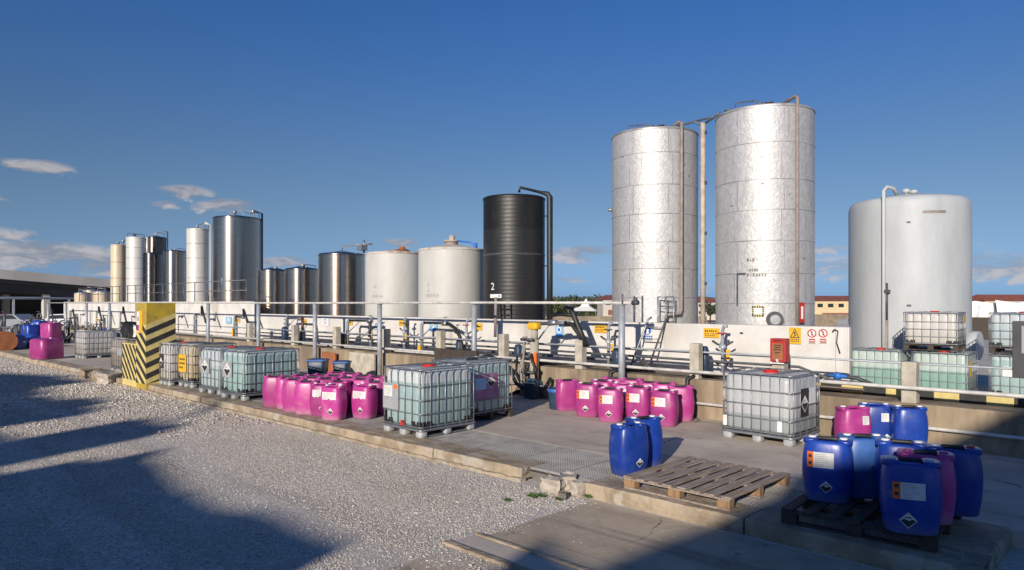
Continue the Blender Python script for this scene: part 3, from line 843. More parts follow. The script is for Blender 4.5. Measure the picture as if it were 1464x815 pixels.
m_.build('ladder_frame', M['hose'], bt)

# --- the two dull white tanks
def white_tank(key, label, px, apex, seed):
    root, r, h, fa = tank(key, 'white_tank', label, px, .70, (M['fibre_white'], M['rust_roof']), roof=apex)
    m_ = MB(); rnd = random.Random(seed); a = fa - .62
    zc = 1.72
    scribble(m_, r, a - .1, zc + .36, .16, .15, rnd, n=2); scribble(m_, r, a - .12, zc + .17, .12, .12, rnd, n=2); scribble(m_, r, a + .02, zc, .55, .13, rnd, n=7)
    m_.build('stencil', M['ink_grey'], root)
    return root, r, h, fa
wa, wr, wh, wf = white_tank('white_a', 'nearer dull white tank with a rusty conical roof beside the black tank', (598, 692, 354, 16.6), .22, 8)
roof_bits(wa, wr, wh, wf, [('hatch', .3, .02, .30), ('vent', .35, .06, .5)], 'pipe_cream')
m_ = MB(); a = wf + .9
m_.tube([(0, 0, wh + .35), on_tank(wr, a, wh + .25, -.35), on_tank(wr, a, wh + .12, -.1)], .03, 8); m_.tube([on_tank(wr, a, wh + .0, -.1), on_tank(wr, a, wh + .2, -.1)], .07, 8); m_.build('roof_pipe', M['sign_blue'], wa)
wb, wbr, wbh, wbf = white_tank('white_b', 'second dull white tank with an orange hatch on its roof', (522, 607, 360, 16.9), .18, 9)
m_ = MB(); m_.lathe([(.34, .02), (.20, .09), (.13, .11), (.11, .19), (.01, .20)], on_tank(wbr, wbf + .5, wbh + .06, -.6), 20); m_.build('hatch', M['orange_rust'], wb)

# --- stainless tanks
def steel_tank(key, label, px, base, m1='stainless', roof=.16, name='stainless_tank'):
    root, r, h, fa = tank(key, name, label, px, base, (M[m1], M[m1]), roof=roof)
    for z in (h * .02, h * .985): band(root, 'weld_ring', M[m1], r, z, .02, .012, 48)
    return root, r, h, fa
s1, sr, sh, sf = steel_tank('steel_1', 'widest of the three low brushed steel tanks with pipes over its roof', (455, 522, 362, 16.5), .70)
m_ = MB(); m_.tube([(0, 0, sh + .1), (0, 0, sh + .34), on_tank(sr, sf + .9, sh + .4, -.2), on_tank(sr, sf + 1.0, sh + .42, .5)], .035, 8); m_.tube([on_tank(sr, sf + 1.0, sh + .05, .1), on_tank(sr, sf + 1.0, sh + .6, .1)], .05, 8); m_.box(on_tank(sr, sf + .95, sh + .28, .05), (.34, .3, .24)); m_.build('roof_pipe', M['galv'], s1)
s2, sr, sh, sf = steel_tank('steel_2', 'middle one of the three low brushed steel tanks', (407, 456, 384, 16.6), .70)
roof_bits(s2, sr, sh, sf, [('vent', .3, .2, .22), ('rail', .8, .7, .2)])
m_ = MB(); scribble(m_, sr, sf - .6, 1.55, .28, .16, random.Random(2), n=3); m_.build('stencil', M['ink'], s2)
s3, sr, sh, sf = steel_tank('steel_3', 'smallest of the three low brushed steel tanks beside the high platform', (368, 413, 386, 16.8), .70)
roof_bits(s3, sr, sh, sf, [('vent', .5, .3, .16)])
m_ = MB(); scribble(m_, sr, sf - .6, 1.55, .28, .16, random.Random(3), n=3); m_.build('stencil', M['ink'], s3)
PZ = 2.30
bs, sr, sh, sf = steel_tank('steel_big', 'biggest brushed steel tank standing on the high platform', (304, 373, 309, 18.0), PZ, 'stainless', .2)
roof_bits(bs, sr, sh, sf, [('vent', -.2, .5, .35), ('rail', .6, .8, .3), ('vent', .9, .85, .45), ('rail', 1.0, .95, .35)])
m_ = MB(); m_.tube([on_tank(sr, sf + 1.45, 0, .07), on_tank(sr, sf + 1.45, sh + .35, .07), on_tank(sr, sf + 1.1, sh + .40, -.2)], .06, 8); m_.build('riser_pipe', M['pipe_grey'], bs)
m_ = MB(); scribble(m_, sr, sf - .5, 1.0, .5, .3, random.Random(4), n=4); m_.build('stencil', M['ink_grey'], bs)
w2, sr, sh, sf = steel_tank('white_2', 'slim white painted tank beside the biggest brushed steel tank', (266.5, 298, 327, 18.0), PZ, 'white_steel', .12, 'white_tank')
roof_bits(w2, sr, sh, sf, [('vent', 0, .3, .25), ('rail', .8, .7, .3), ('rail', .9, .95, .4)])
m_ = MB(); m_.tube([on_tank(sr, sf + 1.3, 0, .16), on_tank(sr, sf + 1.3, sh + .3, .16), on_tank(sr, sf + .9, sh + .4, -.1)], .10, 8); m_.build('riser_pipe', M['white_steel'], w2)
for z in (.33, .6, .8): band(w2, 'seam', M['seam'], sr, sh * z)
s4, sr, sh, sf = steel_tank('steel_4', 'bright steel tank between the dark tank and the slim white tank', (233.5, 267, 359, 18.0), PZ)
roof_bits(s4, sr, sh, sf, [('vent', 0, .3, .15), ('rail', .7, .8, .2)])
s5, sr, sh, sf = steel_tank('steel_5', 'tall grey steel tank partly hidden behind the dark tank', (208, 238, 339, 20.5), PZ, 'stainless_dark')
roof_bits(s5, sr, sh, sf, [('rail', -.4, .7, .3), ('rail', .6, .8, .4), ('vent', .1, .3, .35)])
m_ = MB(); m_.tube([on_tank(sr, sf + 1.3, 0, .1), on_tank(sr, sf + 1.3, sh + .5, .1), on_tank(sr, sf + .8, sh + .55, -.1)], .06, 8); m_.build('riser_pipe', M['galv'], s5)
s6, sr, sh, sf = steel_tank('dark_6', 'dark brown metal tank right of the white far left tank', (204, 232, 362, 17.4), PZ, 'stainless_dark', .1, 'dark_tank')
for z in (.3, .55, .78): band(s6, 'seam', M['dark_grey'], sr, sh * z)
w3, sr, sh, sf = steel_tank('white_3', 'white clad tank with dark pipework on top near the far left', (180, 209, 339, 18.4), PZ, 'white_steel', .1, 'white_tank')
roof_bits(w3, sr, sh, sf, [('rail', -.6, .8, .3), ('vent', -.3, .5, .25), ('rail', .6, .8, .25)], 'dark_grey')
for z in (.2, .36, .52, .68, .84): band(w3, 'seam', M['seam'], sr, sh * z)
m_ = MB(); m_.tube([on_tank(sr, sf + 1.25, sh * .68, .1), on_tank(sr, sf + 1.25, sh + .05, .1)], .12, 8); m_.build('duct', M['white_steel'], w3)
c4, sr, sh, sf = steel_tank('cream', 'narrow cream tank at the far left end of the row', (158, 180, 350, 18.2), PZ, 'cream_steel', .08, 'cream_tank')
roof_bits(c4, sr, sh, sf, [('vent', 0, .3, .25), ('vent', .9, .8, .4)])
for z in (.42, .7): band(c4, 'seam', M['orange_rust'], sr, sh * z)
for i, (xl, xr, yt, lab) in enumerate(((106, 130, 419, 'leftmost of the three squat cream vats on the high platform'), (133, 158, 417, 'middle one of the three squat cream vats on the high platform'), (119, 141, 415, 'rear one of the three squat cream vats, half hidden'))):
    v, sr, sh, sf = tank('vat%d' % i, 'squat_vat', lab, (xl, xr, yt, 18.5 + (1.6 if i == 2 else 0)), PZ, (M['cream_steel'], M['galv']), roof=.15, seg=32)
    roof_bits(v, sr, sh, sf, [('rail', 0, .4, .3)])

# --- big grey fibreglass tank on the right
gt, gr, gh, gf = tank('grey', 'grey_tank', 'wide pale grey fibreglass tank with rounded top behind the stacked cubes', (1213, 1390, 279, 24.5), GZ, (M['fibre_grey'],), dome=True, seg=80)
m_ = MB(); a = gf - .36
m_.tube([on_tank(gr, a, 0, .10), on_tank(gr, a, gh * .5, .10), on_tank(gr, a, gh + .18, .10), on_tank(gr, a + .02, gh + .30, .0), on_tank(gr, a + .08, gh + .28, -.3), on_tank(gr, a + .12, gh + .05, -.6)], .055, 10); m_.build('riser_pipe', M['fibre_grey'], gt)
m_ = MB(); m_.tube([on_tank(gr, a + .03, .1, .06), on_tank(gr, a + .03, 1.9, .06)], .06, 8, 0); m_.tube([on_tank(gr, a + .03, 1.9, .06), on_tank(gr, a + .03, 3.0, .06)], .05, 8, 1); m_.box(on_tank(gr, a + .05, 2.75, .08), (.14, .14, .10), mat=1); m_.build('level_gauge', [M['pipe_rust'], M['dark_grey']], gt)
roof_bits(gt, gr, gh, gf, [('vent', -.05, .62, .26), ('vent', .15, .60, .22), ('vent', .05, .55, .2)], 'fibre_grey')
m_ = MB(); tank_patch(m_, gr, gf + .22, gf + .60, gh - .55, gh - .47, .01, 0); tank_patch(m_, gr, gf - .02, gf + .04, gh - .82, gh - .77, .01, 1, 2); tank_patch(m_, gr, gf - .02, gf + .05, 2.30, 2.36, .01, 1, 2); m_.build('name_plate', [M['pipe_rust'], M['dark_grey']], gt)
m_ = MB(); p = Vector(on_tank(gr, gf + 1.25, 1.15, -.05)); nn = Vector((math.cos(gf + 1.25), math.sin(gf + 1.25), 0)); m_.disc(p, nn, .42, .3, 24); m_.build('manhole', M['fibre_grey'], gt)
#__PROPS__
# ================================================================== DRUMS
DW, DD, DH = .50, .385, .67
PROF = [(0, .80), (.006, .845), (.02, .87), (.06, .895), (.14, .945), (.24, .985), (.33, 1.0), (.42, .988), (.50, .955), (.56, .915), (.60, .875), (.622, .84), (.634, .795), (.638, .74)]
def dscale(z):
    for (z0, s0), (z1, s1) in zip(PROF, PROF[1:]):
        if z0 <= z <= z1: return s0 + (s1 - s0) * (z - z0) / (z1 - z0)
    return PROF[-1][1]
NE = 3.3
def dring(s, z, n=56, w=DW, d=DD):
    out = []
    for k in range(n):
        a = 2 * math.pi * k / n
        c_, s_ = math.cos(a), math.sin(a)
        out.append((w / 2 * s * math.copysign(abs(c_) ** (2 / NE), c_), d / 2 * s * math.copysign(abs(s_) ** (2 / NE), s_), z))
    return out
def dsurf(x, z, off=.003):
    s = dscale(z); a, b = DW / 2 * s, DD / 2 * s
    return (x, -(b * max(0, 1 - abs(x / a) ** NE) ** (1 / NE)) - off, z)
PROTO = {}
def drum_parts(root, bodym, variant):
    m_ = MB()
    rings = [dring(s, z) for z, s in PROF]
    rings += [dring(.70, .636), dring(.685, .63), dring(.665, .612), dring(.63, .606)]
    m_.loft(rings, 0, True)
    body = m_.build('body', bodym, root)
    # raised ends of the top, grip between them
    for sx in (-1, 1):
        e = MB(); e.loft([[(sx * .165 + p[0] * .30, p[1] * .62, p[2]) for p in dring(1.0 - q, z, 24)] for q, z in ((0, .60), (0, .640), (.06, .650), (.2, .652))], 0, True)
        e.build('shoulder', bodym, body)
        c = MB(); c.lathe([(.040, .630), (.040, .660), (.034, .667), (.001, .668)], (sx * .152, 0, 0), 18)
        c.build('cap', M['red_plastic'] if (variant == 'C' and sx > 0) else bodym if variant == 'N' and 'magenta' in bodym.name else M['cap_white'], root)
    h_ = MB(); h_.tube([(-.115, 0, .615), (-.085, 0, .648), (.085, 0, .648), (.115, 0, .615)], .020, 8)
    h_.build('handle', M['black_plastic'] if variant in ('A', 'C', 'F', 'N') else bodym, root)
    if variant in ('A', 'B', 'F', 'S'):
        x0, x1, z0, z1 = {'A': (-.185, .075, .365, .525), 'B': (-.15, .17, .405, .545), 'F': (-.165, .095, .325, .475), 'S': (.05, .16, .40, .53)}[variant]
        l_ = MB()
        us = [x0 + (x1 - x0) * i / 10 for i in range(11)]; zs = [z0 + (z1 - z0) * i / 8 for i in range(9)]
        if variant == 'B':
            l_.grid(lambda u, v: dsurf(u, v + (.012 * math.sin(u * 70) + .008 * math.sin(u * 161) if v == z0 else 0), .0025), us, zs, 0)
        else: l_.grid(lambda u, v: dsurf(u, v, .0025), us, zs, 0)
        if variant in ('A', 'F'):
            xo = x0 + (x1 - x0) * .24
            l_.grid(lambda u, v: dsurf(u, v, .0038), [x0 + (xo - x0) * i / 4 for i in range(5)], zs, 1)
            for r_ in range(2):
                l_.grid(lambda u, v: dsurf(u, v, .0048), [x0 + .015, x0 + .03, xo - .015], [z0 + .03 + r_ * .07, z0 + .06 + r_ * .07], 2)
        rnd = random.Random(3)
        rows = 7
        for r_ in range(rows):
            zc = z1 - (r_ + 1) * (z1 - z0) / (rows + 1)
            xs = x0 + (x1 - x0) * (.30 if variant in ('A', 'F') else .08); xe = x0 + (x1 - x0) * rnd.uniform(.6, .95)
            l_.grid(lambda u, v: dsurf(u, v, .0042), [xs + (xe - xs) * i / 4 for i in range(5)], [zc - .0035, zc + .0025], 3)
        l_.build('label', [M['paper'], M['orange'], M['ink'], M['ink_grey']], root)
    if variant in ('A', 'B', 'F', 'D', 'S'):
        cx, cz, q = {'A': (.0, .17, .066), 'B': (.05, .175, .066), 'F': (-.04, .135, .075), 'D': (.03, .17, .062), 'S': (.13, .16, .055)}[variant]
        d_ = MB()
        def dia(u, v, o, k=1.0): return dsurf(cx + (u - v) * q * k * .5, cz + (u + v) * q * k * .5, o)
        g5 = [-1, -.5, 0, .5, 1]
        d_.grid(lambda u, v: dia(u, v, .003), g5, g5, 0)
        # black lower half of the corrosive sign with the dripping vessels above
        t_ = .86
        d_.add([dsurf(cx - q * t_, cz - .002, .0045), dsurf(cx, cz - q * t_, .0045), dsurf(cx + q * t_, cz - .002, .0045), dsurf(cx + q * .45, cz + .012, .0045), dsurf(cx + .1 * q, cz - .004, .0045), dsurf(cx - q * .4, cz + .012, .0045)], [(0, 1, 2, 3, 4, 5)], 1)
        d_.grid(lambda u, v: dsurf(cx - q * .38 + u * q * .5, cz + q * .22 + v * q * .12 + u * q * .16, .0045), [0, 1], [0, 1], 1)
        d_.grid(lambda u, v: dsurf(cx + q * .02 + u * q * .36, cz + q * .34 + v * q * .12 - u * q * .14, .0045), [0, 1], [0, 1], 1)
        d_.build('hazard_label', [M['paper'], M['ink']], root)
def drum(colour, variant, xy, z, rz, label, group=None):
    key = (colour, variant)
    nm = {'blue': 'blue_drum', 'blue_pale': 'blue_drum', 'magenta': 'magenta_drum'}[colour]
    q = .975 + .05 * ((len(label) * 37 + int(abs(xy[0]) * 100)) % 11) / 10
    if key in PROTO:
        o = copy_thing(PROTO[key], (*xy, z), rz, label, group); o.scale = (q, q, q * (1.01 if len(label) % 2 else .99)); return o
    root = thing(nm, label, 'drum', (*xy, z), rz, group)
    drum_parts(root, M[colour], variant)
    PROTO[key] = root
    return root

GP = 'drums grouped on the dark pallet'
PT = .152
drum('blue', 'F', camxy(3.66, 6.43), PT, R(22), 'shaded blue drum with an orange striped label at the front of the dark pallet', GP)
drum('magenta', 'N', camxy(3.985, 6.745), PT, R(20), 'magenta drum squeezed between two blue ones on the dark pallet', GP)
drum('blue', 'C', camxy(4.41, 7.0), PT, R(21), 'shaded blue drum with a red cap at the right end of the dark pallet', GP)
drum('blue', 'A', camxy(3.36, 7.44), PT, R(14), 'half sunlit blue drum with an orange striped label left on the dark pallet', GP)
drum('blue_pale', 'N', camxy(3.80, 7.60), PT, R(38), 'faded blue drum without label behind the left one on the dark pallet', GP)
drum('blue', 'N', camxy(4.05, 7.27), PT, R(18), 'blue drum in the middle of the dark pallet, mostly hidden', GP)
GB = 'drums by the low wall beyond the dark pallet'
drum('magenta', 'S', camxy(5.22, 10.72), 0, R(48), 'magenta drum with a torn white label beyond the dark pallet', GB)
drum('blue', 'S', camxy(5.72, 11.02), 0, R(28), 'blue drum with a white label tucked behind a magenta one', GB)
drum('blue', 'N', camxy(6.07, 10.70), 0, R(32), 'lone sunlit blue drum with strong taper by the low wall', GB)
GF = 'pair of blue drums beside the pale pallet'
drum('blue', 'D', camxy(1.535, 9.20), 0, R(74), 'sunlit blue drum in front beside the empty pale pallet', GF)
drum('blue', 'N', camxy(1.80, 9.60), 0, R(70), 'blue drum behind another beside the empty pale pallet', GF)
GM = 'magenta drums near the tall grey post'
def ctr(px, t): return camxy((px - CX) / FPX * t, t)
for (px, t, rz, v, lab) in ((811, 14.6, 52, 'N', 'plain magenta drum at the left end, standing apart by the low wall'),
                            (841, 13.85, 20, 'A', 'labelled magenta drum second from left, next to the drum standing apart'),
                            (873, 13.25, 24, 'A', 'labelled magenta drum standing furthest forward in the middle of its group'),
                            (913, 13.35, 16, 'A', 'labelled magenta drum directly in front of the tall grey post'),
                            (950, 12.80, 14, 'A', 'labelled magenta drum at the near right end of its group'),
                            (862, 14.2, 18, 'A', 'labelled magenta drum half hidden behind the one furthest forward'),
                            (892, 13.85, 30, 'B', 'magenta drum with a plain white label between two labelled ones'),
                            (973, 13.35, 30, 'N', 'plain magenta drum at the far right end by the wall corner')):
    drum('magenta', v, ctr(px, t), 0, R(rz), lab, GM)
for (px, t) in ((877, 14.75), (903, 14.5), (928, 14.2), (950, 13.75)):
    drum('magenta', 'N', ctr(px, t), 0, R(22 + px % 9), 'plain magenta drum in the rear row against the low wall', GM)
GC = 'magenta drums packed along the kerb'
front = [(-13.98, 7.40, 44, 'N', 'plain magenta drum at the far left corner of the packed cluster by the kerb'),
         (-13.52, 7.46, 42, 'N', 'plain magenta drum second from the left along the kerb'),
         (-13.05, 7.36, 38, 'N', 'scuffed magenta drum third from the left along the kerb'),
         (-12.55, 7.36, 40, 'N', 'plain magenta drum fourth from the left along the kerb'),
         (-12.10, 7.44, 36, 'B', 'magenta drum fifth along the kerb with its white label half hidden'),
         (-11.58, 7.36, 22, 'B', 'magenta drum with wide white label nearest the kerb in the packed cluster'),
         (-11.28, 7.86, 14, 'B', 'magenta drum with torn white label beside the full liquid cube')]
for (x, y, rz, v, lab) in front: drum('magenta', v, (x - .24, y), 0, R(rz), lab, GC)
for j, y in enumerate((7.90, 8.34, 8.80)):
    for i in range(5 if j < 2 else 6):
        x = -13.95 + i * .50 + (.12 if j == 1 else 0) + (-.0 if j else -.02)
        if j == 0 and i == 4: continue
        drum('magenta', 'N', (x + random.uniform(-.015, .015), y + random.uniform(-.015, .015)), 0, R(30 + 12 * ((i * 7 + j * 3) % 3)), 'plain magenta drum in the back rows of the packed cluster', GC)
drum('magenta', 'N', (-10.9, 8.36), 0, R(20), 'magenta drum wedged behind the full liquid cube', GC)

# ================================================================== CAGED LIQUID CUBES
def rrect(lx, ly, r, n=6):
    pts = []
    for cx, cy, a0 in ((lx / 2 - r, ly / 2 - r, 0), (-lx / 2 + r, ly / 2 - r, 90), (-lx / 2 + r, -ly / 2 + r, 180), (lx / 2 - r, -ly / 2 + r, 270)):
        for i in range(n + 1):
            a = R(a0 + 90 * i / n); pts.append((cx + r * math.cos(a), cy + r * math.sin(a)))
    return pts
def make_ibc(label, xy, z, rz, bot, lx=1.05, ly=1.22, h=1.16, nx=5, ny=7, plates=(), pallet='grey', lid='red_plastic', group=None, guards=True, valve=False):
    root = thing('liquid_cube', label, 'liquid container', (*xy, z), rz, group)
    b0 = .165
    # bottle with a rib bulging out of every cage cell
    def outline(k_, zz_, ins):
        pts = []
        L_, W_ = lx - .06, ly - .06; r = .10
        def side(n_, length): return [(-length / 2 + r) + (length - 2 * r) * i / (n_ * 6) for i in range(n_ * 6 + 1)]
        def bul(x, n_, length): return k_ * .016 * abs(math.sin(math.pi * n_ * (x + length / 2) / length)) ** .6
        for x in side(nx, L_): pts.append((x, -W_ / 2 - bul(x, nx, L_) + ins))
        for i in range(1, 5): a = R(-90 + 90 * i / 5); pts.append((L_ / 2 - r + (r - ins) * math.cos(a), -W_ / 2 + r + (r - ins) * math.sin(a)))
        for y in side(ny, W_): pts.append((L_ / 2 + bul(y, ny, W_) - ins, y))
        for i in range(1, 5): a = R(90 * i / 5); pts.append((L_ / 2 - r + (r - ins) * math.cos(a), W_ / 2 - r + (r - ins) * math.sin(a)))
        for x in side(nx, L_)[::-1]: pts.append((x, W_ / 2 + bul(x, nx, L_) - ins))
        for i in range(1, 5): a = R(90 + 90 * i / 5); pts.append((-L_ / 2 + r + (r - ins) * math.cos(a), W_ / 2 - r + (r - ins) * math.sin(a)))
        for y in side(ny, W_)[::-1]: pts.append((-L_ / 2 - bul(y, ny, W_) + ins, y))
        for i in range(1, 5): a = R(180 + 90 * i / 5); pts.append((-L_ / 2 + r + (r - ins) * math.cos(a), -W_ / 2 + r + (r - ins) * math.sin(a)))
        return [(x, y, zz_) for x, y in pts]
    tp = h - .045
    rings = [outline(.2, b0, .05), outline(.6, b0 + .02, .015), outline(1, b0 + .06, 0), outline(1, h * .5, 0), outline(1, tp - .11, 0), outline(.9, tp - .07, .006), outline(.7, tp - .035, .025), outline(.3, tp - .01, .06), outline(0, tp, .099)]
    m_ = MB(); m_.loft(rings, 0, True)
    m_.build('bottle', M[bot], root)
    # cage of steel tube
    m_ = MB(); ct = rrect(lx, ly, .07)
    for zz_ in (.175, .175 + (h - .25) * .24, .175 + (h - .25) * .49, .175 + (h - .25) * .74, h - .035):
        m_.tube([(x, y, zz_) for x, y in ct], .0105 if zz_ < h - .05 else .013, 6, closed=True)
    for i in range(nx + 1):
        x = -lx / 2 + .05 + (lx - .10) * i / nx
        for s in (-1, 1): m_.tube([(x, s * (ly / 2 - .004), .13), (x, s * (ly / 2 - .004), h - .03)], .009, 6)
    for i in range(ny + 1):
        y = -ly / 2 + .05 + (ly - .10) * i / ny
        for s in (-1, 1): m_.tube([(s * (lx / 2 - .004), y, .13), (s * (lx / 2 - .004), y, h - .03)], .009, 6)
    for x in (-lx * .22, lx * .22): m_.tube([(x, -ly / 2, h - .028), (x, ly / 2, h - .028)], .013, 6)
    m_.build('cage', M['galv'], root)
    c = MB(); c.lathe([(.13, tp - .01), (.13, tp + .02), (.11, tp + .022), (.11, tp + .045), (.001, tp + .05)], (0, 0, 0), 24); c.build('lid', M[lid], root)
    # pallet
    if pallet == 'grey':
        p = MB(); p.tube([(x, y, .125) for x, y in rrect(lx - .01, ly - .01, .05)], .022, 8, closed=True)
        p.box((0, 0, .130), (lx - .06, ly - .06, .03))
        for sx in (-1, 0, 1): p.box((sx * (lx / 2 - .09), 0, .018), (.11, ly - .16, .02))
        pl = p.build('pallet', M['galv'], root)
        for sx in (-1, 0, 1):
            for sy in (-1, 0, 1):
                if sx == 0 and sy == 0: continue
                f = MB(); f.loft([[(sx * (lx / 2 - .085) + x * q, sy * (ly / 2 - .085) + y * q, zz_) for x, y in rrect(.16, .16, .04, 3)] for q, zz_ in ((.92, 0), (1.0, .03), (.98, .118))]); f.build('foot', M['pallet_grey'], pl)
    else:
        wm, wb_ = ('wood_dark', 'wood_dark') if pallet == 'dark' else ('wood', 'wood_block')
        p = MB(); p.box((0, 0, .135), (lx, ly, .022))
        for sy in (-1, 0, 1): p.box((0, sy * (ly / 2 - .05), .011), (lx, .1, .02))
        pl = p.build('pallet', M[wm], root, bevel=.004)
        for sx in (-1, 0, 1):
            for sy in (-1, 0, 1):
                f = MB(); f.box((sx * (lx / 2 - .07), sy * (ly / 2 - .05), .072), (.13, .095, .10)); f.build('block', M[wb_], pl)
    if guards:
        for sx in (-1, 1):
            for sy in (-1, 1):
                g_ = MB(); l_ = .26
                g_.box((sx * (lx / 2 - l_ / 2 - .02), sy * (ly / 2 - .021), .215), (l_, .012, .10)); g_.box((sx * (lx / 2 - .021), sy * (ly / 2 - l_ / 2 - .03), .215), (.012, l_ - .02, .10))
                g_.build('corner_guard', M['black_plastic'], root)
    if valve:
      v = MB(); v.tube([(0.05, -ly / 2 + .02, .20), (0.05, -ly / 2 - .03, .20)], .035, 10); v.box((0.05, -ly / 2 - .02, .245), (.05, .03, .03)); v.build('valve', M['red_plastic'], root)
    # plates and stickers: (side, u0, u1, z0, z1, kind)
    for (sd, u0, u1, z0, z1, kind) in plates:
        def F(u, zz_, o):
            if sd == 'front': return (u, -ly / 2 - .012 - o, zz_)
            return (lx / 2 + .012 + o, u, zz_)
        def rect(mm, a0, a1, c0, c1, o, mi): mm.add([F(a0, c0, o), F(a1, c0, o), F(a1, c1, o), F(a0, c1, o)], [(0, 1, 2, 3)], mi)
        q = MB(); du, dz = u1 - u0, z1 - z0
        base = {'paper': 0, 'purple': 4, 'black': 3, 'yellow': 5, 'none': 6}.get(kind.split('+')[0], 6)
        # a thin solid plate
        P_ = [F(u0, z0, -.004), F(u1, z0, -.004), F(u1, z1, -.004), F(u0, z1, -.004), F(u0, z0, 0), F(u1, z0, 0), F(u1, z1, 0), F(u0, z1, 0)]
        q.add(P_, [(3, 2, 1, 0), (4, 5, 6, 7), (0, 1, 5, 4), (1, 2, 6, 5), (2, 3, 7, 6), (3, 0, 4, 7)], base)
        if 'sheet' in kind:
            rect(q, u0 + du * .08, u0 + du * .62, z0 + dz * .48, z0 + dz * .90, .002, 0); rect(q, u0 + du * .70, u0 + du * .92, z0 + dz * .80, z0 + dz * .95, .002, 1)
            for i in range(5): rect(q, u0 + du * .12, u0 + du * (.5 if i % 2 else .57), z0 + dz * (.55 + .065 * i), z0 + dz * (.565 + .065 * i), .003, 2)
        if 'diamond' in kind:
            uc, zc, s_ = u0 + du * (.72 if 'purple' in kind else .5), z0 + dz * (.66 if 'purple' in kind else .45), min(du, dz) * (.26 if 'purple' in kind else .46)
            q.add([F(uc - s_, zc, .003), F(uc, zc - s_, .003), F(uc + s_, zc, .003), F(uc, zc + s_, .003)], [(0, 1, 2, 3)], 0)
            q.add([F(uc - s_ * .85, zc - .004, .005), F(uc, zc - s_ * .85, .005), F(uc + s_ * .85, zc - .004, .005), F(uc + s_ * .35, zc + s_ * .14, .005), F(uc, zc, .005), F(uc - s_ * .4, zc + s_ * .16, .005)], [(0, 1, 2, 3, 4, 5)], 3)
            rect(q, uc - s_ * .4, uc - s_ * .05, zc + s_ * .3, zc + s_ * .42, .005, 3)
        if 'fade' in kind:
            rect(q, u0 + du * .06, u0 + du * .52, z0 + dz * .40, z0 + dz * .85, .002, 7)
        if 'lines' in kind:
            for i in range(3):
                for j in range(3 if i < 2 else 2): rect(q, u0 + du * (.14 + .25 * j), u0 + du * (.32 + .25 * j), z0 + dz * (.68 - .24 * i), z0 + dz * (.80 - .24 * i), .002, 3)
        if 'strip' in kind:
            rect(q, u0 + du * .42, u0 + du * .60, z0 + dz * .2, z0 + dz * .95, .002, 1); rect(q, u0 + du * .60, u0 + du * .98, z0 + dz * .2, z0 + dz * .95, .002, 0)
        q.build('label_plate', [M['paper'], M['orange'], M['ink_grey'], M['ink'], M['purple_label'], M['yellow'], M['plate'], M['sign_blue_pale']], root, fix=False)
    return root
GI = 'caged liquid cubes standing on the pad'
make_ibc('full pale green liquid cube with a white sheet label at the kerb', (-9.57, 7.88), 0, 0, 'bot_teal', 1.06, 1.24, 1.16, 5, 7, (('front', -.50, -.06, .42, .86, 'plate+sheet'),), valve=True, group=GI)
make_ibc('pale green liquid cube with a purple label on a dark wooden pallet', (-10.05, 9.36), 0, R(2), 'bot_teal_full', 1.06, 1.24, 1.16, 5, 6, (('side', -.50, .14, .42, .90, 'purple+fade+diamond'),), pallet='dark', lid='black_plastic', group=GI)
c_ = at(1133, 640)
th = R(-2); ux, uy = math.cos(th), math.sin(th)
make_ibc('greyish half full liquid cube with a black hazard plate standing alone', (c_[0] - ux * .60 - uy * .53, c_[1] - uy * .60 + ux * .53), 0, th, 'bot_grey', 1.20, 1.06, 1.13, 7, 4, (('side', -.26, .04, .44, .88, 'black+diamond'), ('side', .08, .30, .62, .88, 'paper'), ('front', -.57, -.50, .21, .38, 'paper'), ('front', .36, .44, .21, .38, 'paper')), guards=False, valve=False, group=GI)
make_ibc('pale green liquid cube with a corner diamond plate left of the magenta cluster', (-15.98, 7.95), 0, R(3), 'bot_teal_full', 1.08, 1.46, 1.16, 4, 6, (('front', -.42, .02, .50, .88, 'plate+diamond'),), group=GI)
make_ibc('pale liquid cube with a diamond plate, left of its matching neighbour', (-17.35, 7.88), 0, R(3), 'bot_pale', 1.08, 1.24, 1.14, 5, 6, (('front', -.40, .06, .50, .88, 'plate+diamond'),), guards=False, group=GI)
make_ibc('cream stained liquid cube with a yellow label near the striped pillar', (-19.12, 8.0), 0, R(2), 'bot_cream', .84, 1.24, 1.16, 4, 6, (('front', -.36, .10, .40, .86, 'yellow+lines'),), lid='black_plastic', group=GI)
make_ibc('dirty white liquid cube right beside the striped pillar', (-19.98, 7.72), 0, R(0), 'bot_white', .74, 1.1, 1.16, 3, 6, (('front', -.30, -.04, .46, .84, 'black+diamond'),), guards=False, group=GI)
make_ibc('brownish liquid cube left of the striped pillar', (-24.9, 8.1), 0, R(4), 'bot_brown', 1.06, 1.24, 1.12, 5, 6, (('front', .05, .40, .55, .80, 'plate'),), guards=False, lid='black_plastic', group=GI)
make_ibc('grey white liquid cube beside a pink canister at the far left', (-32.2, 8.9), 0, R(0), 'bot_white', 1.06, 1.24, 1.14, 5, 7, (), lid='black_plastic', guards=False, group=GI)
make_ibc('grey white liquid cube behind another at the far left', (-32.0, 10.3), 0, R(2), 'bot_white', 1.06, 1.24, 1.14, 5, 7, (), lid='black_plastic', guards=False, group=GI)
GS = 'liquid cubes stacked in front of the big grey tank'
make_ibc('green liquid cube standing low, left one before the big grey tank', (-6.05, 21.1), GZ, 0, 'bot_green', 1.30, 1.1, 1.16, 6, 5, (), guards=False, group=GS)
make_ibc('green liquid cube standing low, right of the concrete post', (-4.52, 21.1), GZ, 0, 'bot_green', 1.30, 1.1, 1.16, 6, 5, (('side', -.45, -.25, .55, .95, 'yellow'),), guards=False, group=GS)
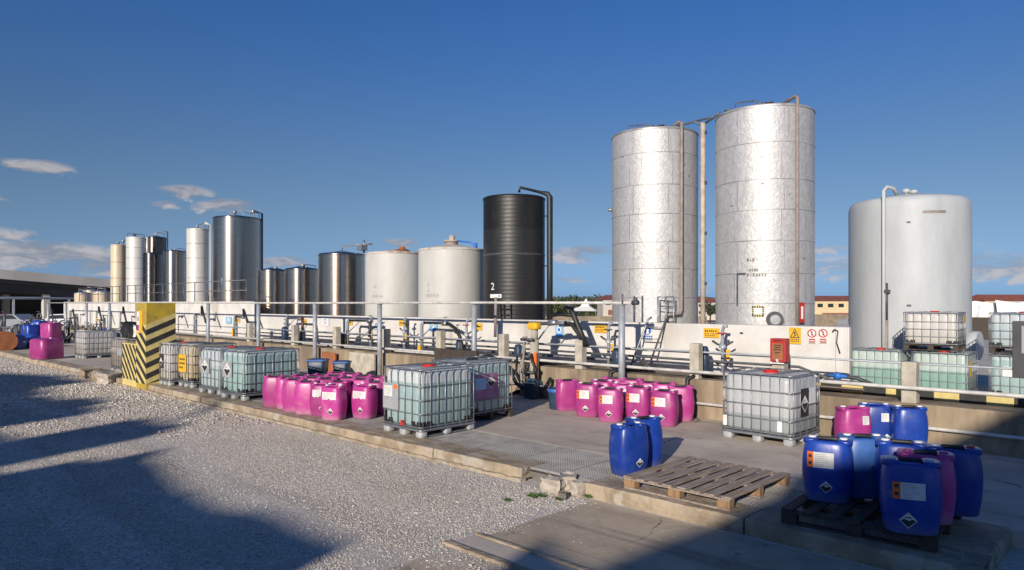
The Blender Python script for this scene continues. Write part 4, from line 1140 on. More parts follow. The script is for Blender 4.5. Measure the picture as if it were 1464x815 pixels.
make_ibc('white empty liquid cube stacked on top before the big grey tank', (-4.74, 21.1), GZ + 1.175, R(3), 'bot_white', 1.26, 1.1, 1.02, 6, 5, (('side', .1, .35, .72, .9, 'yellow'),), pallet='dark', group=GS)
make_ibc('pale blue liquid cube stacked on top at the right edge', (-2.80, 21.1), GZ + 1.175, R(-2), 'bot_pale', 1.28, 1.1, 1.02, 6, 5, (), pallet='dark', group=GS)
make_ibc('pale green liquid cube with an orange striped label at the right edge', (-2.80, 21.1), GZ, R(-2), 'bot_teal_full', 1.28, 1.1, 1.16, 6, 5, (('front', -.35, .35, .62, .86, 'paper+strip'),), group=GS)

# ================================================================== PALLETS
def wood_pallet(label, xy, rz, wm, bm_, L_=1.38, seed=1, boards=8):
    root = thing('wooden_pallet', label, 'pallet', (*xy, 0), rz)
    rnd = random.Random(seed)
    h = L_ / 2
    for i in range(boards):
        x = -h + .055 + (L_ - .11) * i / (boards - 1)
        b = MB(); b.box((x + rnd.uniform(-.008, .008), rnd.uniform(-.01, .01), .141), (.112 + rnd.uniform(-.01, .012), L_, .021), rz=rnd.uniform(-.008, .008)); b.build('deck_board', M[wm], root, bevel=.004)
    for y in (-h + .05, 0, h - .05):
        s_ = MB(); s_.box((0, y, .119), (L_ - .004, .10, .021)); s_.build('stringer', M[wm], root, bevel=.004)
        s_ = MB(); s_.box((0, y, .012), (L_ - .004, .10, .020)); s_.build('skid', M[wm], root, bevel=.004)
        for x in (-h + .08, 0, h - .08):
            k_ = MB(); k_.box((x, y, .0652), (.15, .098, .085)); k_.build('block', M[bm_], root, bevel=.005)
    return root
c_ = camxy(2.35, 7.49)
wp = wood_pallet('pale weathered empty pallet lying half on the kerb', (c_[0] - .69, c_[1] + .76), R(-1), 'wood', 'wood_block', 1.36, 3, 8)
wp.scale = (1.02, 1.12, 1)
c_ = at(1333, 793)
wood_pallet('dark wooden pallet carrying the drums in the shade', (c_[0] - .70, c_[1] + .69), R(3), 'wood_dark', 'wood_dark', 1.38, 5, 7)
#__YARD__
# ================================================================== PIPE RACK, POSTS, RAILS
rack = thing('pipe_rack', 'long grey post row carrying a thin horizontal pipe at eye height', 'pipe rack', (-8.45, 12.12, 0))
xs_posts = [0, -4.5, -8.55, -12.15, -16.1, -20.5, -24.75, -28.9, -33.05, -37.15, -41.35, -45.55]
for x in xs_posts:
    m_ = MB(); m_.tube([(x, 0, 0), (x, 0, 2.20)], .070, 14); m_.box((x, 0, .008), (.26, .26, .016)); m_.box((x, 0, 2.207), (.16, .16, .014))
    m_.build('post', M['galv_paint'], rack)
m_ = MB(); m_.tube([(.28, -.02, 2.24), (-4.5, -.02, 2.245), (-12, -.02, 2.235), (-20, -.02, 2.24), (-45.6, -.02, 2.24)], .032, 10); m_.build('pipe', M['rail_white'], rack)
m_ = MB(); m_.tube([(.28, -.02, 2.24), (.42, -.02, 2.245)], .05, 10); m_.box((.38, -.02, 2.30), (.03, .03, .1)); m_.build('valve', M['dark_grey'], rack)
m_ = MB(); m_.tube([(.06, -.06, 2.2), (.06, -.06, 2.42)], .018, 6); m_.build('vent', M['pipe_grey'], rack)

POSTS = [(-3.15, 1.30, .22, 'stout concrete post in front of the stacked liquid cubes'), (-5.26, 1.18, .22, 'short concrete post carrying the red cabinet'),
         (-6.94, 1.44, .20, 'concrete post standing between the tall grey post and the lone grey cube'), (-9.83, 1.40, .20, 'concrete post behind the magenta drum standing apart'),
         (-12.27, 1.46, .20, 'concrete post beneath the black tank'), (-14.7, 1.48, .20, 'concrete post beneath the nearer dull white tank'), (-17.2, 1.46, .2, 'concrete post beneath the second dull white tank'),
         (-19.9, 1.46, .2, 'concrete post beneath the widest low steel tank'), (-22.6, 1.46, .2, 'concrete post beneath the middle low steel tank'), (-26, 1.46, .2, 'concrete post in front of the wall step')]
for (x, zt, w, lab) in POSTS:
    m_ = MB(); m_.box((0, 0, (zt - .40) / 2), (w, w, zt - .40)); o = m_.build('concrete_post', M['post_concrete'], None, (x, 12.50, .40), bevel=.02); tag(o, lab, 'post', 'concrete posts along the retaining wall')
# rails threaded past the posts, and pipes along the bund wall
def long_pipe(name, label, pts, r, m_name, cat='pipe'):
    m_ = MB(); m_.tube(pts, r, 10); return tag(m_.build(name, M[m_name]), label, cat)
long_pipe('guard_pipe', 'long white pipe running low along the face of the retaining wall', [(4, 12.27, .31), (-12, 12.27, .29)], .028, 'rail_white')
long_pipe('guard_pipe', 'long white pipe at knee height in front of the concrete posts', [(4.5, 12.33, .90), (-4.6, 12.33, .895), (-12, 12.33, .89), (-40, 12.33, .89)], .032, 'rail_white')
long_pipe('guard_pipe', 'thin grey upper pipe passing behind the concrete posts', [(4.5, 12.64, 1.26), (-10, 12.64, 1.26), (-40, 12.64, 1.24)], .018, 'galv_paint')
long_pipe('process_pipe', 'dark grey pipe along the bund wall that dips at its right end', [(-3.9, 12.95, .84), (-4.5, 12.95, .86), (-5.1, 12.95, 1.06), (-12, 12.95, 1.08), (-26, 12.95, 1.08)], .026, 'pipe_grey')
long_pipe('process_pipe', 'lowest blue grey pipe close to the foot of the bund wall', [(-7.2, 13.25, .92), (-14, 13.25, .92), (-27, 13.25, .92)], .030, 'pipe_grey')
long_pipe('process_pipe', 'thin pale pipe halfway up the bund wall', [(-5.6, 13.45, 1.22), (-14, 13.45, 1.21), (-26.5, 13.45, 1.2)], .016, 'rail_white')
long_pipe('process_pipe', 'pale pipe lying on the ledge left of the concrete posts', [(-11, 12.8, .80), (-20, 12.8, .80), (-40, 12.8, .82)], .035, 'rail_white')

# black drain hoses draped over the ledge
for (px, lab) in ((760, 'black drain hose draped over the ledge behind the dark blue bucket'), (875, 'black drain hose draped over the ledge behind the tall grey post'), (985, 'black drain hose draped over the ledge beside a concrete post')):
    x = ony(px, 540, 12.35)[0]
    m_ = MB(); m_.tube([(x + .5, 13.1, .80), (x + .25, 12.75, .80), (x + .08, 12.42, .80), (x, 12.29, .74), (x, 12.28, .5), (x - .02, 12.28, .34)], .045, 8)
    tag(m_.build('drain_hose', M['hose']), lab, 'hose')

# ================================================================== FILLING STATIONS ALONG THE WALL
def wheel(m_, c, r, mat_i=0):
    n = 14; m_.tube([(c[0] + r * math.cos(2 * math.pi * i / n), c[1] + r * math.sin(2 * math.pi * i / n), c[2]) for i in range(n)], r * .16, 6, mat_i, closed=True)
    m_.tube([(c[0] - r, c[1], c[2]), (c[0] + r, c[1], c[2])], r * .1, 5, mat_i); m_.tube([(c[0], c[1] - r, c[2]), (c[0], c[1] + r, c[2])], r * .1, 5, mat_i)
def valve_stand(px, label, tagged=True, Y=13.05, h=.92):
    x, z, t = ony(px, 500, Y)
    root = thing('valve_stand', label, 'valve', (x, Y, .75), 0, 'valve stands along the bund wall')
    m_ = MB(); m_.tube([(0, 0, 0), (0, 0, h), (.03, 0, h + .10), (.10, 0, h + .10)], .035, 8); m_.lathe([(.07, .24), (.07, .30), (.035, .30)], seg=10); m_.lathe([(.07, .58), (.07, .66), (.035, .66)], seg=10); m_.build('stem', M['galv_paint'], root)
    for zz_, sx in ((.30, .17), (.70, .20)):
        m_ = MB(); pts = [(-sx * 1.1, 0, zz_ + .02), (-sx * .5, 0, zz_ - .05), (0, 0, zz_ - .04), (sx * .5, 0, zz_ - .05), (sx * 1.1, 0, zz_ + .02)]
        m_.tube(pts, .022, 6); m_.build('arm', M['dark_grey'], root)
    m_ = MB(); wheel(m_, (0, -.02, h - .04), .09); m_.build('hand_wheel', M['red'] if px % 2 else M['dark_grey'], root)
    if tagged:
        m_ = MB(); m_.box((.15, -.06, .46), (.085, .01, .20)); m_.build('tag_plate', M['yellow'], root)
valve_stand(1033, 'double armed valve stand with a yellow tag behind the lone grey cube')
valve_stand(870, 'double armed valve stand left of the tall grey post')
valve_stand(667, 'slim valve stand left of the post under the black tank', False)
valve_stand(578, 'valve stand beneath the pair of yellow signs')
valve_stand(530, 'valve stand below the second dull white tank')
valve_stand(410, 'valve stand below the middle low steel tank', False)

def pump(px, py0, py1, w, label, Y=12.85, m_name='pump_blue'):
    x, z1, t = ony(px, py0, Y); _, z0, _ = ony(px, py1, Y); z0 = max(z0, .76)
    m_ = MB(); w2 = w * t / FPX
    m_.loft([[(xx * q, yy * q, zz_) for xx, yy in rrect(w2, w2, w2 * .35, 4)] for q, zz_ in ((.8, 0), (1, .02), (1, z1 - z0 - .05), (.85, z1 - z0 - .03), (.8, z1 - z0), (.55, z1 - z0 + .03))])
    root = thing('pump', label, 'pump', (x, Y, z0), 0, 'dark blue pumps along the wall')
    m_.build('motor', M[m_name], root)
    m_ = MB()
    for i in range(4): m_.box((0, -w2 / 2 - .003, .06 + (z1 - z0 - .16) * i / 3), (w2 * .7, .014, .012))
    m_.build('cooling_fin', M['dark_grey'], root)
for a in ((882, 500, 535, 13, 'dark blue pump between the tall grey post and a concrete post'), (1007, 497, 545, 12, 'dark blue pump hiding behind the concrete post near the lone cube'), (741, 494, 520, 11, 'dark blue pump beside the pipe column with the yellow head'),
          (657, 487, 512, 10, 'dark blue pump at the end of the curved black hose'), (632, 490, 510, 9, 'dark blue pump beside the riser of the curved hose'), (489, 478, 505, 10, 'dark blue pump under the widest low steel tank'), (407, 468, 496, 8, 'dark blue pump under the smallest low steel tank'), (433, 472, 492, 7, 'small dark blue pump under the middle low steel tank')):
    pump(*a)

def arm_station(px, zt, arm, hose_pts, label, riser_mat='galv_paint', yellow=None, Y=12.95, hose_mat='hose', hr=.05, brace=True):
    """riser pipe with a swing arm and a hanging loading hose; offsets along the wall in metres"""
    x, z, t = ony(px, 500, Y)
    root = thing('loading_arm', label, 'loading arm', (x, Y, .75), 0, 'loading arms along the wall')
    h = zt - .75
    m_ = MB(); m_.tube([(0, 0, 0), (0, 0, h - .08), (.04, 0, h - .01), (.12, 0, h)], .05, 10); m_.lathe([(.09, .02), (.09, .06), (.05, .06)], seg=12); m_.lathe([(.08, h * .45), (.08, h * .5), (.05, h * .5)], seg=12); m_.build('riser', M[riser_mat], root)
    m_ = MB(); m_.tube([(.10, 0, h), (arm, -.05, h + .01)], .038, 10); m_.build('arm', M['hose'] if hose_mat == 'hose' else M['pipe_grey'], root)
    m_ = MB(); m_.tube([(arm - .10, -.05, h), (arm + .10, -.06, h)], .07, 10); m_.tube([(arm, -.05, h + .05), (arm, -.05, h + .17)], .015, 6); m_.box((arm + .02, -.05, h + .18), (.16, .03, .02)); m_.build('coupling', M['galv'], root)
    if brace:
        m_ = MB(); m_.tube([(.02, 0, h * .55), (arm * .55, -.03, h - .02)], .018, 6); m_.build('brace', M['galv_paint'], root)
    m_ = MB(); m_.tube([(arm + .06, -.06, h)] + [(arm + a, -.10 - .02 * i, h + b) for i, (a, b) in enumerate(hose_pts)], hr, 10); m_.build('hose', M[hose_mat], root)
    if yellow:
        m_ = MB(); m_.box((yellow[0], -.08, yellow[1]), (.12, .02, yellow[2])); m_.build('tag_plate', M['yellow'], root)
    return root
arm_station(603, 1.66, 1.10, ((.25, -.02), (.50, -.12), (.72, -.34), (.82, -.62), (.84, -.95)), 'loading arm with a thick curved black hose before the nearer dull white tank', yellow=(-.02, .12, .26))
arm_station(497, 1.66, 1.35, ((.06, -.03), (.10, -.25), (.10, -.5)), 'loading arm reaching right under the second dull white tank', yellow=(-.05, .20, .3))
arm_station(409, 1.67, 1.20, ((.12, .05), (.20, -.15), (.24, -.5), (.12, -.75)), 'loading arm with a brown hose behind the cluster of magenta drums', hose_mat='hose_brown')
arm_station(335, 1.66, .95, ((.1, .3), (.30, .1), (.55, -.2)), 'loading arm with a short thick hose before the step in the wall', yellow=(.0, .25, .3))
arm_station(278, 1.72, .90, ((.15, .35), (.35, .05), (.7, -.35)), 'loading arm with slanted hose right of the striped pillar')
arm_station(238, 1.8, .5, ((.3, .1), (.6, -.25), (.8, -.5)), 'loading arm partly hidden by the striped pillar', brace=False)
arm_station(172, 1.7, .6, ((.2, .3), (.5, -.1), (.9, -.6)), 'loading arm with a hanging hose left of the striped pillar')
arm_station(138, 1.7, .6, ((.2, .3), (.5, -.1), (.9, -.5)), 'loading arm above the grey white cubes at far left', yellow=(.3, .5, .2))
arm_station(100, 1.7, .8, ((.3, .1), (.6, -.3), (.8, -.7)), 'loading arm far left before the end of the high platform')
arm_station(70, 1.6, .9, ((.3, .1), (.6, -.3), (.8, -.7)), 'farthest loading arm at the left among the parked vehicles')

# big swing arm at the black tank, with its pipe column and yellow head
x, z, t = ony(764, 500, 12.2)
pc = thing('pipe_column', 'pipe column with a yellow head and tangled valves at the black tank', 'pipe column', (x, 12.2, 0))
m_ = MB(); m_.tube([(0, 0, .35), (0, 0, 1.38)], .105, 14); m_.tube([(0, 0, 1.38), (0, 0, 1.62)], .085, 14); m_.build('column', M['post_concrete'], pc)
m_ = MB(); m_.loft([[(xx * q, yy * q, zz_) for xx, yy in rrect(.30, .22, .06, 4)] for q, zz_ in ((.9, 1.62), (1, 1.64), (1, 1.74), (.8, 1.78))]); m_.build('head', M['yellow'], pc)
m_ = MB(); m_.box((0, -.02, .20), (.30, .34, .40)); m_.box((0, -.02, .44), (.22, .26, .08)); m_.build('base', M['pump_blue'], pc, bevel=.02)
m_ = MB(); m_.box((.12, -.10, .92), (.07, .02, .34)); m_.build('tag_plate', M['orange'], pc)
for i, pts in enumerate(([(-.30, -.1, .2), (-.32, -.12, .7), (-.25, -.1, 1.25), (-.05, 0, 1.38)], [(-.15, -.16, .45), (-.2, -.2, .75), (-.16, -.18, 1.15), (-.18, -.16, 1.32)], [(.16, -.12, .5), (.2, -.18, .7), (.1, -.2, .9), (.02, -.12, 1.05)], [(-.36, -.05, .3), (-.5, -.1, .55), (-.46, -.1, .95), (-.2, -.1, 1.1)])):
    m_ = MB(); m_.tube(pts, .032, 8); m_.lathe([(.06, -.03), (.06, .03)], pts[1], 10); m_.build('branch_pipe', (M['galv_paint'], M['pipe_rust'], M['hose'], M['hose'])[i], pc)
for zz_, xx in ((1.38, -.12), (.62, -.1), (.98, -.22)):
    m_ = MB(); m_.tube([(xx - .16, -.16, zz_), (xx + .22, -.14, zz_)], .035, 8); m_.tube([(xx, -.16, zz_), (xx, -.30, zz_)], .02, 6); wheel(m_, (xx, -.2, zz_ + .06), .06); m_.build('valve', M['dark_grey'], pc)
m_ = MB(); m_.tube([(-.3, -.2, .16), (-.45, -.5, .05), (-.9, -.4, .04), (-1.3, .0, .05)], .045, 8); m_.tube([(.1, -.2, .3), (.4, -.3, .16), (.55, -.2, .35), (.5, .0, .5)], .045, 8); m_.build('hose', M['hose'], pc)
x, z, t = ony(772, 460, 12.55)
sw = thing('loading_arm', 'big swing arm with two thick black hoses beside the black tank', 'loading arm', (x, 12.55, 0), 0, 'loading arms along the wall')
def sp(px, py, Y=12.5): a = ony(px, py, Y); return (a[0] - x, Y - 12.55, a[1])
m_ = MB(); m_.tube([sp(766, 463), sp(790, 462), sp(815, 462)], .045, 10); m_.tube([sp(766, 466), sp(766, 490)], .05, 8); m_.build('arm', M['pipe_grey'], sw)
m_ = MB(); m_.tube([sp(770, 485), sp(784, 466)], .02, 6); m_.build('brace', M['galv_paint'], sw)
m_ = MB(); m_.tube([sp(785, 462), sp(796, 461)], .07, 10); m_.box(sp(791, 459), (.15, .1, .06)); m_.build('coupling', M['galv'], sw)
m_ = MB(); m_.tube([sp(808, 462), sp(818, 464), sp(826, 475), sp(833, 488), sp(837, 495)], .055, 10); m_.build('hose', M['hose'], sw)
m_ = MB(); m_.tube([sp(786, 452, 12.9), sp(800, 449, 12.8), sp(818, 451, 12.6)], .045, 8); m_.tube([sp(814, 437, 12.5), sp(820, 450), sp(828, 470), sp(838, 494)], .065, 10); m_.build('upper_hose', M['hose'], sw)
m_ = MB(); m_.lathe([(.001, -.07), (.10, -.05), (.12, .03), (.05, .12), (.001, .13)], sp(814, 440), 12); m_.build('knuckle', M['dark_grey'], sw)
# diagonal level-hose before the black tank
x0, z0, _ = ony(709, 425, 13.2); x1, z1, _ = ony(708, 482, 13.2)
m_ = MB(); m_.tube([(x0, 13.2, z0), (x1, 13.2, z1)], .04, 8); 
tag(m_.build('drop_pipe', M['pipe_rust']), 'rusty vertical drop pipe in front of the black tank', 'pipe')
# curved hose behind the two liquid cubes at the kerb
m_ = MB(); pts = [ony(px, py, 11.9) for px, py in ((672, 520), (685, 511), (700, 509), (714, 515), (728, 528), (738, 548), (748, 556))]
m_.tube([(p[0], 11.9, p[1]) for p in pts], .045, 8); tag(m_.build('hose', M['hose']), 'black hose arching behind the liquid cube with the purple label', 'hose')

# ladder leaning on the bund wall
x, z, t = ony(921, 540, 13.2)
ld = thing('ladder', 'aluminium ladder leaning on the bund wall by the tall grey post', 'ladder', (x, 12.95, .75))
for sx, lean in ((-.23, .0), (.23, .0)):
    m_ = MB(); m_.tube([(sx, 0, 0), (sx + .10, .60, 1.10), (sx + .16, .66, 1.17)], .022, 6); m_.build('rail', M['dark_grey'] if sx > 0 else M['galv'], ld)
for i in range(4):
    q = (i + .7) / 4.3; m_ = MB(); m_.tube([(-.23 + .1 * q, .6 * q, 1.1 * q), (.23 + .1 * q, .6 * q, 1.1 * q)], .014, 6); m_.build('rung', M['galv'], ld)
m_ = MB()
for k_ in range(5):
    a = random.uniform(0, 6.28); m_.tube([(.35 + .2 * math.cos(a), -.3, .06), (.35, -.32, .12 + .05 * k_), (.35 - .25 * math.cos(a), -.3, .05)], .025, 6)
m_.build('base_frame', M['dark_grey'], ld)

# ================================================================== SIGNS
def sign(px0, px1, py0, py1, base, label, cat='sign', Y=13.575, draw=None, name='sign'):
    x0, z1, _ = ony(px0, py0, Y); x1, z0, _ = ony(px1, py1, Y)
    root = MB(); w, h = x1 - x0, z1 - z0
    root.box(((0), 0, 0), (w, .012, h), mat=0)
    def rect(a0, a1, c0, c1, mi, o=.0085): root.add([(-w / 2 + w * a0, -o, -h / 2 + h * c0), (-w / 2 + w * a1, -o, -h / 2 + h * c0), (-w / 2 + w * a1, -o, -h / 2 + h * c1), (-w / 2 + w * a0, -o, -h / 2 + h * c1)], [(0, 1, 2, 3)], mi)
    def poly(pts, mi, o=.009): root.add([(-w / 2 + w * a, -o, -h / 2 + h * c) for a, c in pts], [tuple(range(len(pts)))], mi)
    def circ(ca, cc, r, mi, o=.009, rin=None):
        n = 24
        if rin is None: poly([(ca + r * h / w * math.cos(2 * math.pi * i / n), cc + r * math.sin(2 * math.pi * i / n)) for i in range(n)], mi, o)
        else:
            pts = [(ca + q * h / w * math.cos(2 * math.pi * i / n), cc + q * math.sin(2 * math.pi * i / n)) for q in (rin, r) for i in range(n)]
            root.add([(-w / 2 + w * a, -o, -h / 2 + h * c) for a, c in pts], [(i, (i + 1) % n, n + (i + 1) % n, n + i) for i in range(n)], mi)
    if draw: draw(rect, poly, circ)
    o = root.build(name, [M[base], M['ink'], M['sign_white'], M['sign_blue'], M['red'], M['yellow']], None, ((x0 + x1) / 2, Y, (z0 + z1) / 2), fix=False)
    return tag(o, label, cat, 'signs on the bund wall')
def text_rows(rect, poly, circ):
    rnd = random.Random(1)
    for c0, c1, n in ((.60, .80, 6), (.34, .44, 9), (.16, .25, 7)):
        for i in range(n):
            a = .10 + .8 * i / n
            if rnd.random() < .85: rect(a, a + .8 / n * rnd.uniform(.45, .75), c0, c1, 1)
def tri(rect, poly, circ):
    poly([(.5, .95), (.10, .36), (.90, .36)], 1); poly([(.5, .86), (.21, .41), (.79, .41)], 5, .0095); rect(.44, .56, .56, .74, 1, .010); rect(.44, .56, .46, .51, 1, .010); poly([(.34, .44), (.62, .58), (.66, .54), (.40, .42)], 1, .010)
    for c0 in (.24, .13): 
        for i in range(5): rect(.14 + .15 * i, .25 + .15 * i, c0, c0 + .055, 1)
def mandatory(rect, poly, circ):
    circ(.5, .66, .29, 3); circ(.5, .68, .10, 2, .0095); rect(.36, .64, .44, .58, 2, .0096)
    rect(.04, .96, .04, .32, 3)
    for i in range(4): rect(.12 + .2 * i, .26 + .2 * i, .12, .24, 2, .0095)
def prohib(rect, poly, circ):
    circ(.5, .66, .29, 4, .009, .22); poly([(.22, .83), (.30, .88), (.78, .50), (.70, .45)], 4, .0095); rect(.42, .58, .52, .80, 1, .0088)
    rect(.06, .94, .04, .30, 4)
    for i in range(4): rect(.14 + .19 * i, .27 + .19 * i, .12, .22, 2, .0096)
sign(1006, 1028, 469, 483, 'yellow', 'wide yellow text sign under the gap between the two silos', draw=text_rows)
sign(850, 867, 464, 476, 'yellow', 'yellow text sign on the wall left of the tall grey post', draw=text_rows)
sign(681, 689, 462, 472, 'yellow', 'small yellow sign on the wall beside the black tank', draw=lambda r, p, c: r(.2, .8, .4, .6, 1))
sign(570, 577, 458, 466, 'yellow', 'left of two small yellow signs below the second dull white tank', draw=lambda r, p, c: r(.2, .8, .4, .6, 1))
sign(577.6, 583, 459, 468, 'yellow', 'right of two small yellow signs below the second dull white tank', draw=lambda r, p, c: r(.2, .8, .3, .5, 1))
sign(1128, 1145, 468, 492, 'yellow', 'yellow warning sign with a black triangle next to the red cabinet', draw=tri)
sign(919, 933, 465, 487, 'sign_white', 'white and blue mandatory sign with a round pictogram by the ladder', draw=mandatory)
sign(794, 805, 466, 482, 'sign_blue_pale', 'faded light blue mandatory sign behind the big swing arm', draw=lambda r, p, c: (c(.5, .66, .28, 2), r(.05, .95, .05, .28, 3), c(.5, .66, .16, 3, .0095)))
sign(614, 625, 461, 474, 'sign_blue_pale', 'faded blue sign beneath the curved black hose', draw=lambda r, p, c: (c(.5, .66, .28, 2), r(.05, .95, .05, .28, 3)))
sign(535, 541, 461, 472, 'sign_white', 'small blue pictogram sign behind a grey post', draw=mandatory)
sign(460, 470, 455, 466, 'sign_white', 'pale round pictogram sign below the widest low steel tank', draw=lambda r, p, c: c(.5, .6, .34, 3, .009, .24))
sign(432, 438, 456, 463, 'yellow', 'small yellow sign under the middle low steel tank', draw=lambda r, p, c: r(.2, .8, .4, .6, 1))
sign(497, 504, 458, 465, 'yellow', 'small yellow sign left under the second dull white tank', draw=lambda r, p, c: r(.2, .8, .4, .6, 1))
sign(337, 343, 454, 461, 'yellow', 'small yellow sign on the wall near its step', draw=lambda r, p, c: r(.2, .8, .4, .6, 1))
sign(323, 331, 453, 463, 'sign_blue_pale', 'pale blue sign on the high platform wall near its step', draw=lambda r, p, c: c(.5, .6, .28, 2))
sign(1156, 1166, 469, 491, 'sign_white', 'left of two red prohibition signs at the right end of the bund wall', draw=prohib)
sign(1172, 1182, 469, 491, 'sign_white', 'right of two red prohibition signs at the right end of the bund wall', draw=prohib)
m_ = MB(); m_.box((0, 0, 0), (.06, .03, .03)); o = m_.build('wall_spout', M['dark_grey'], None, (ony(1060, 476, 13.58)[0], 13.58, ony(1060, 476, 13.58)[1])); tag(o, 'small dark spout sticking out of the bund wall', 'spout')
# red cabinet on its post
x, z, t = ony(1115, 490, 12.44)
rc = thing('red_cabinet', 'red metal cabinet with an orange panel on a concrete post', 'cabinet', (x, 12.44, 1.18))
m_ = MB(); m_.box((0, 0, .21), (.28, .20, .42)); m_.build('body', M['red'], rc, bevel=.01)
m_ = MB(); m_.box((.0, -.104, .185), (.20, .012, .30)); m_.build('panel', M['orange_rust'], rc)
m_ = MB()
for zz_, w in ((.385, .14), (.30, .12), (.26, .10), (.22, .13), (.17, .09)): m_.box((.0, -.112, zz_), (w, .006, .018))
m_.build('lettering', M['ink'], rc)
m_ = MB(); m_.tube([(0.01, -.04, -.0), (0.01, -.14, .01), (.01, -.16, .05)], .02, 8); m_.box((.01, -.13, -.02), (.24, .02, .02)); m_.build('tap', M['sign_white'], rc)
# dark grey panel at the right edge
x, z, t = ony(1468, 500, 12.65)
pn = thing('control_panel', 'dark grey upright panel at the right edge by the stacked cubes', 'panel', (x, 12.65, .75))
m_ = MB(); m_.box((0, 0, .80), (.34, .10, .84)); m_.build('board', M['dark_grey'], pn, bevel=.008)
m_ = MB(); m_.tube([(0, .06, 0), (0, .06, .6)], .04, 8); m_.build('post', M['galv_paint'], pn)
m_ = MB(); m_.box((-.03, -.054, .95), (.05, .008, .40)); m_.build('name_plate', M['ink_grey'], pn)
# pipework clutter on the side wall
p_ = [ony(px, py, 13.53) for px, py in ((1190, 474), (1193, 471), (1198, 473), (1196, 490), (1201, 505))]
m_ = MB(); m_.tube([(q[0], 13.53, q[1]) for q in p_], .012, 6); tag(m_.build('wall_hose', M['dark_grey']), 'thin dark hose hanging at the right end of the bund wall', 'hose')
x, z, t = ony(1198, 519, 13.2)
m_ = MB(); m_.lathe([(.001, -.06), (.07, -.05), (.07, .05), (.001, .06)], (0, 0, 0), 12); m_.tube([(-.16, 0, 0), (.16, 0, 0)], .03, 8); o = m_.build('valve', M['sign_blue'], None, (x, 13.2, .80 + .12)); tag(o, 'blue ball valve at the foot of the bund wall corner', 'valve')
m_ = MB(); m_.tube([(x - .5, 13.3, .78), (x - .2, 13.2, .92), (x + .3, 13.25, .90), (x + .55, 13.3, .80)], .035, 8); tag(m_.build('outlet_pipe', M['dark_grey']), 'dark outlet pipe beneath the blue ball valve', 'pipe')

# railing on the high platform
rl = thing('platform_railing', 'rusty railing along the front of the high tank platform', 'railing', (-29.9, 14.2, PZ))
for i in range(19):
    m_ = MB(); m_.tube([(-i * 1.4, 0, 0), (-i * 1.4, 0, .95)], .025, 6); m_.build('post', M['pipe_grey'], rl)
for zz_ in (.5, .95):
    m_ = MB(); m_.tube([(0, 0, zz_), (-25.2, 0, zz_)], .022, 6); m_.build('rail', M['pipe_grey'], rl)
#__LEFT__
# ================================================================== STRIPED PILLAR AND THE LEFT END
def stripes(m_, poly_fn, w, h, slope, period, phase, mi, o):
    """diagonal bands clipped to a w by h face"""
    n = int((h + abs(slope) * w) / period) + 3
    def clip(pts):
        for ax, lim, keep in ((1, 0, 1), (1, h, -1)):
            out = []
            for i in range(len(pts)):
                a, b = pts[i], pts[(i + 1) % len(pts)]
                da, db = (a[ax] - lim) * keep, (b[ax] - lim) * keep
                if da >= 0: out.append(a)
                if (da >= 0) != (db >= 0):
                    t = da / (da - db); out.append((a[0] + (b[0] - a[0]) * t, a[1] + (b[1] - a[1]) * t))
            pts = out
            if len(pts) < 3: return None
        return pts
    for i in range(-n, n + 1):
        c = phase + i * period
        pts = clip([(0, c), (w, c + slope * w), (w, c + slope * w + period * .5), (0, c + period * .5)])
        if pts: m_.add([poly_fn(u, v, o) for u, v in pts], [tuple(range(len(pts)))], mi)
PX0, PX1, PY0, PY1, PH = -21.12, -20.36, 6.84, 7.62, 2.24
pil = thing('striped_pillar', 'square yellow concrete pillar with black warning stripes beside the gravel', 'pillar', (0, 0, 0))
m_ = MB(); m_.box(((PX0 + PX1) / 2, (PY0 + PY1) / 2, (PH + GZ) / 2), (PX1 - PX0, PY1 - PY0, PH - GZ)); m_.build('shaft', M['yellow_old'], pil, bevel=.02)
m_ = MB()
FH = 1.62
stripes(m_, lambda u, v, o: (PX0 + u, PY0 - o, .02 + v), PX1 - PX0, FH, -.62, .30, .30, 0, .006)
m_.add([(PX0, PY0 - .003, .02), (PX1, PY0 - .003, .02), (PX1, PY0 - .003, .02 + FH), (PX0, PY0 - .003, .02 + FH)], [(0, 1, 2, 3)], 1)
dy = PY1 - PY0; c0 = .30 - .62 * .76
m_.add([(PX1 + .003, PY0, .02), (PX1 + .003, PY1, .02), (PX1 + .003, PY1, .02 + FH + .42 * dy), (PX1 + .003, PY0, .02 + FH)], [(0, 1, 2, 3)], 1)
for i in range(-4, 8):
    lo_ = c0 + i * .30; hi_ = lo_ + .15
    if hi_ > FH + .02: break
    q = [(0, max(lo_, 0)), (dy, max(lo_ + .42 * dy, 0)), (dy, max(hi_ + .42 * dy, 0)), (0, max(hi_, 0))]
    if hi_ + .42 * dy <= .02: continue
    m_.add([(PX1 + .006, PY0 + u, .02 + v) for u, v in q], [(0, 1, 2, 3)], 0)
m_.build('stripes', [M['black_paint'], M['yellow_pale']], pil, fix=False)
m_ = MB(); m_.box((-21.75, 7.12, .46), (1.26, .50, 1.24)); m_.build('side_block', M['yellow_pale'], pil, bevel=.02)
m_ = MB(); stripes(m_, lambda u, v, o: (-22.36 + u, 6.87 - o, .05 + v), 1.22, 1.0, -.95, .28, .1, 0, .004); m_.build('side_stripes', [M['black_paint']], pil, fix=False)
m_ = MB(); m_.box((-20.75, 6.83, 1.72), (.30, .014, .62)); m_.build('notice', M['yellow'], pil)
m_ = MB(); m_.box((-20.88, 6.815, 1.72), (.18, .012, .56)); m_.build('poster', M['sign_white'], pil)
m_ = MB(); m_.box((-20.88, 6.805, 1.55), (.15, .006, .16)); m_.build('pink_note', M['magenta'], pil)
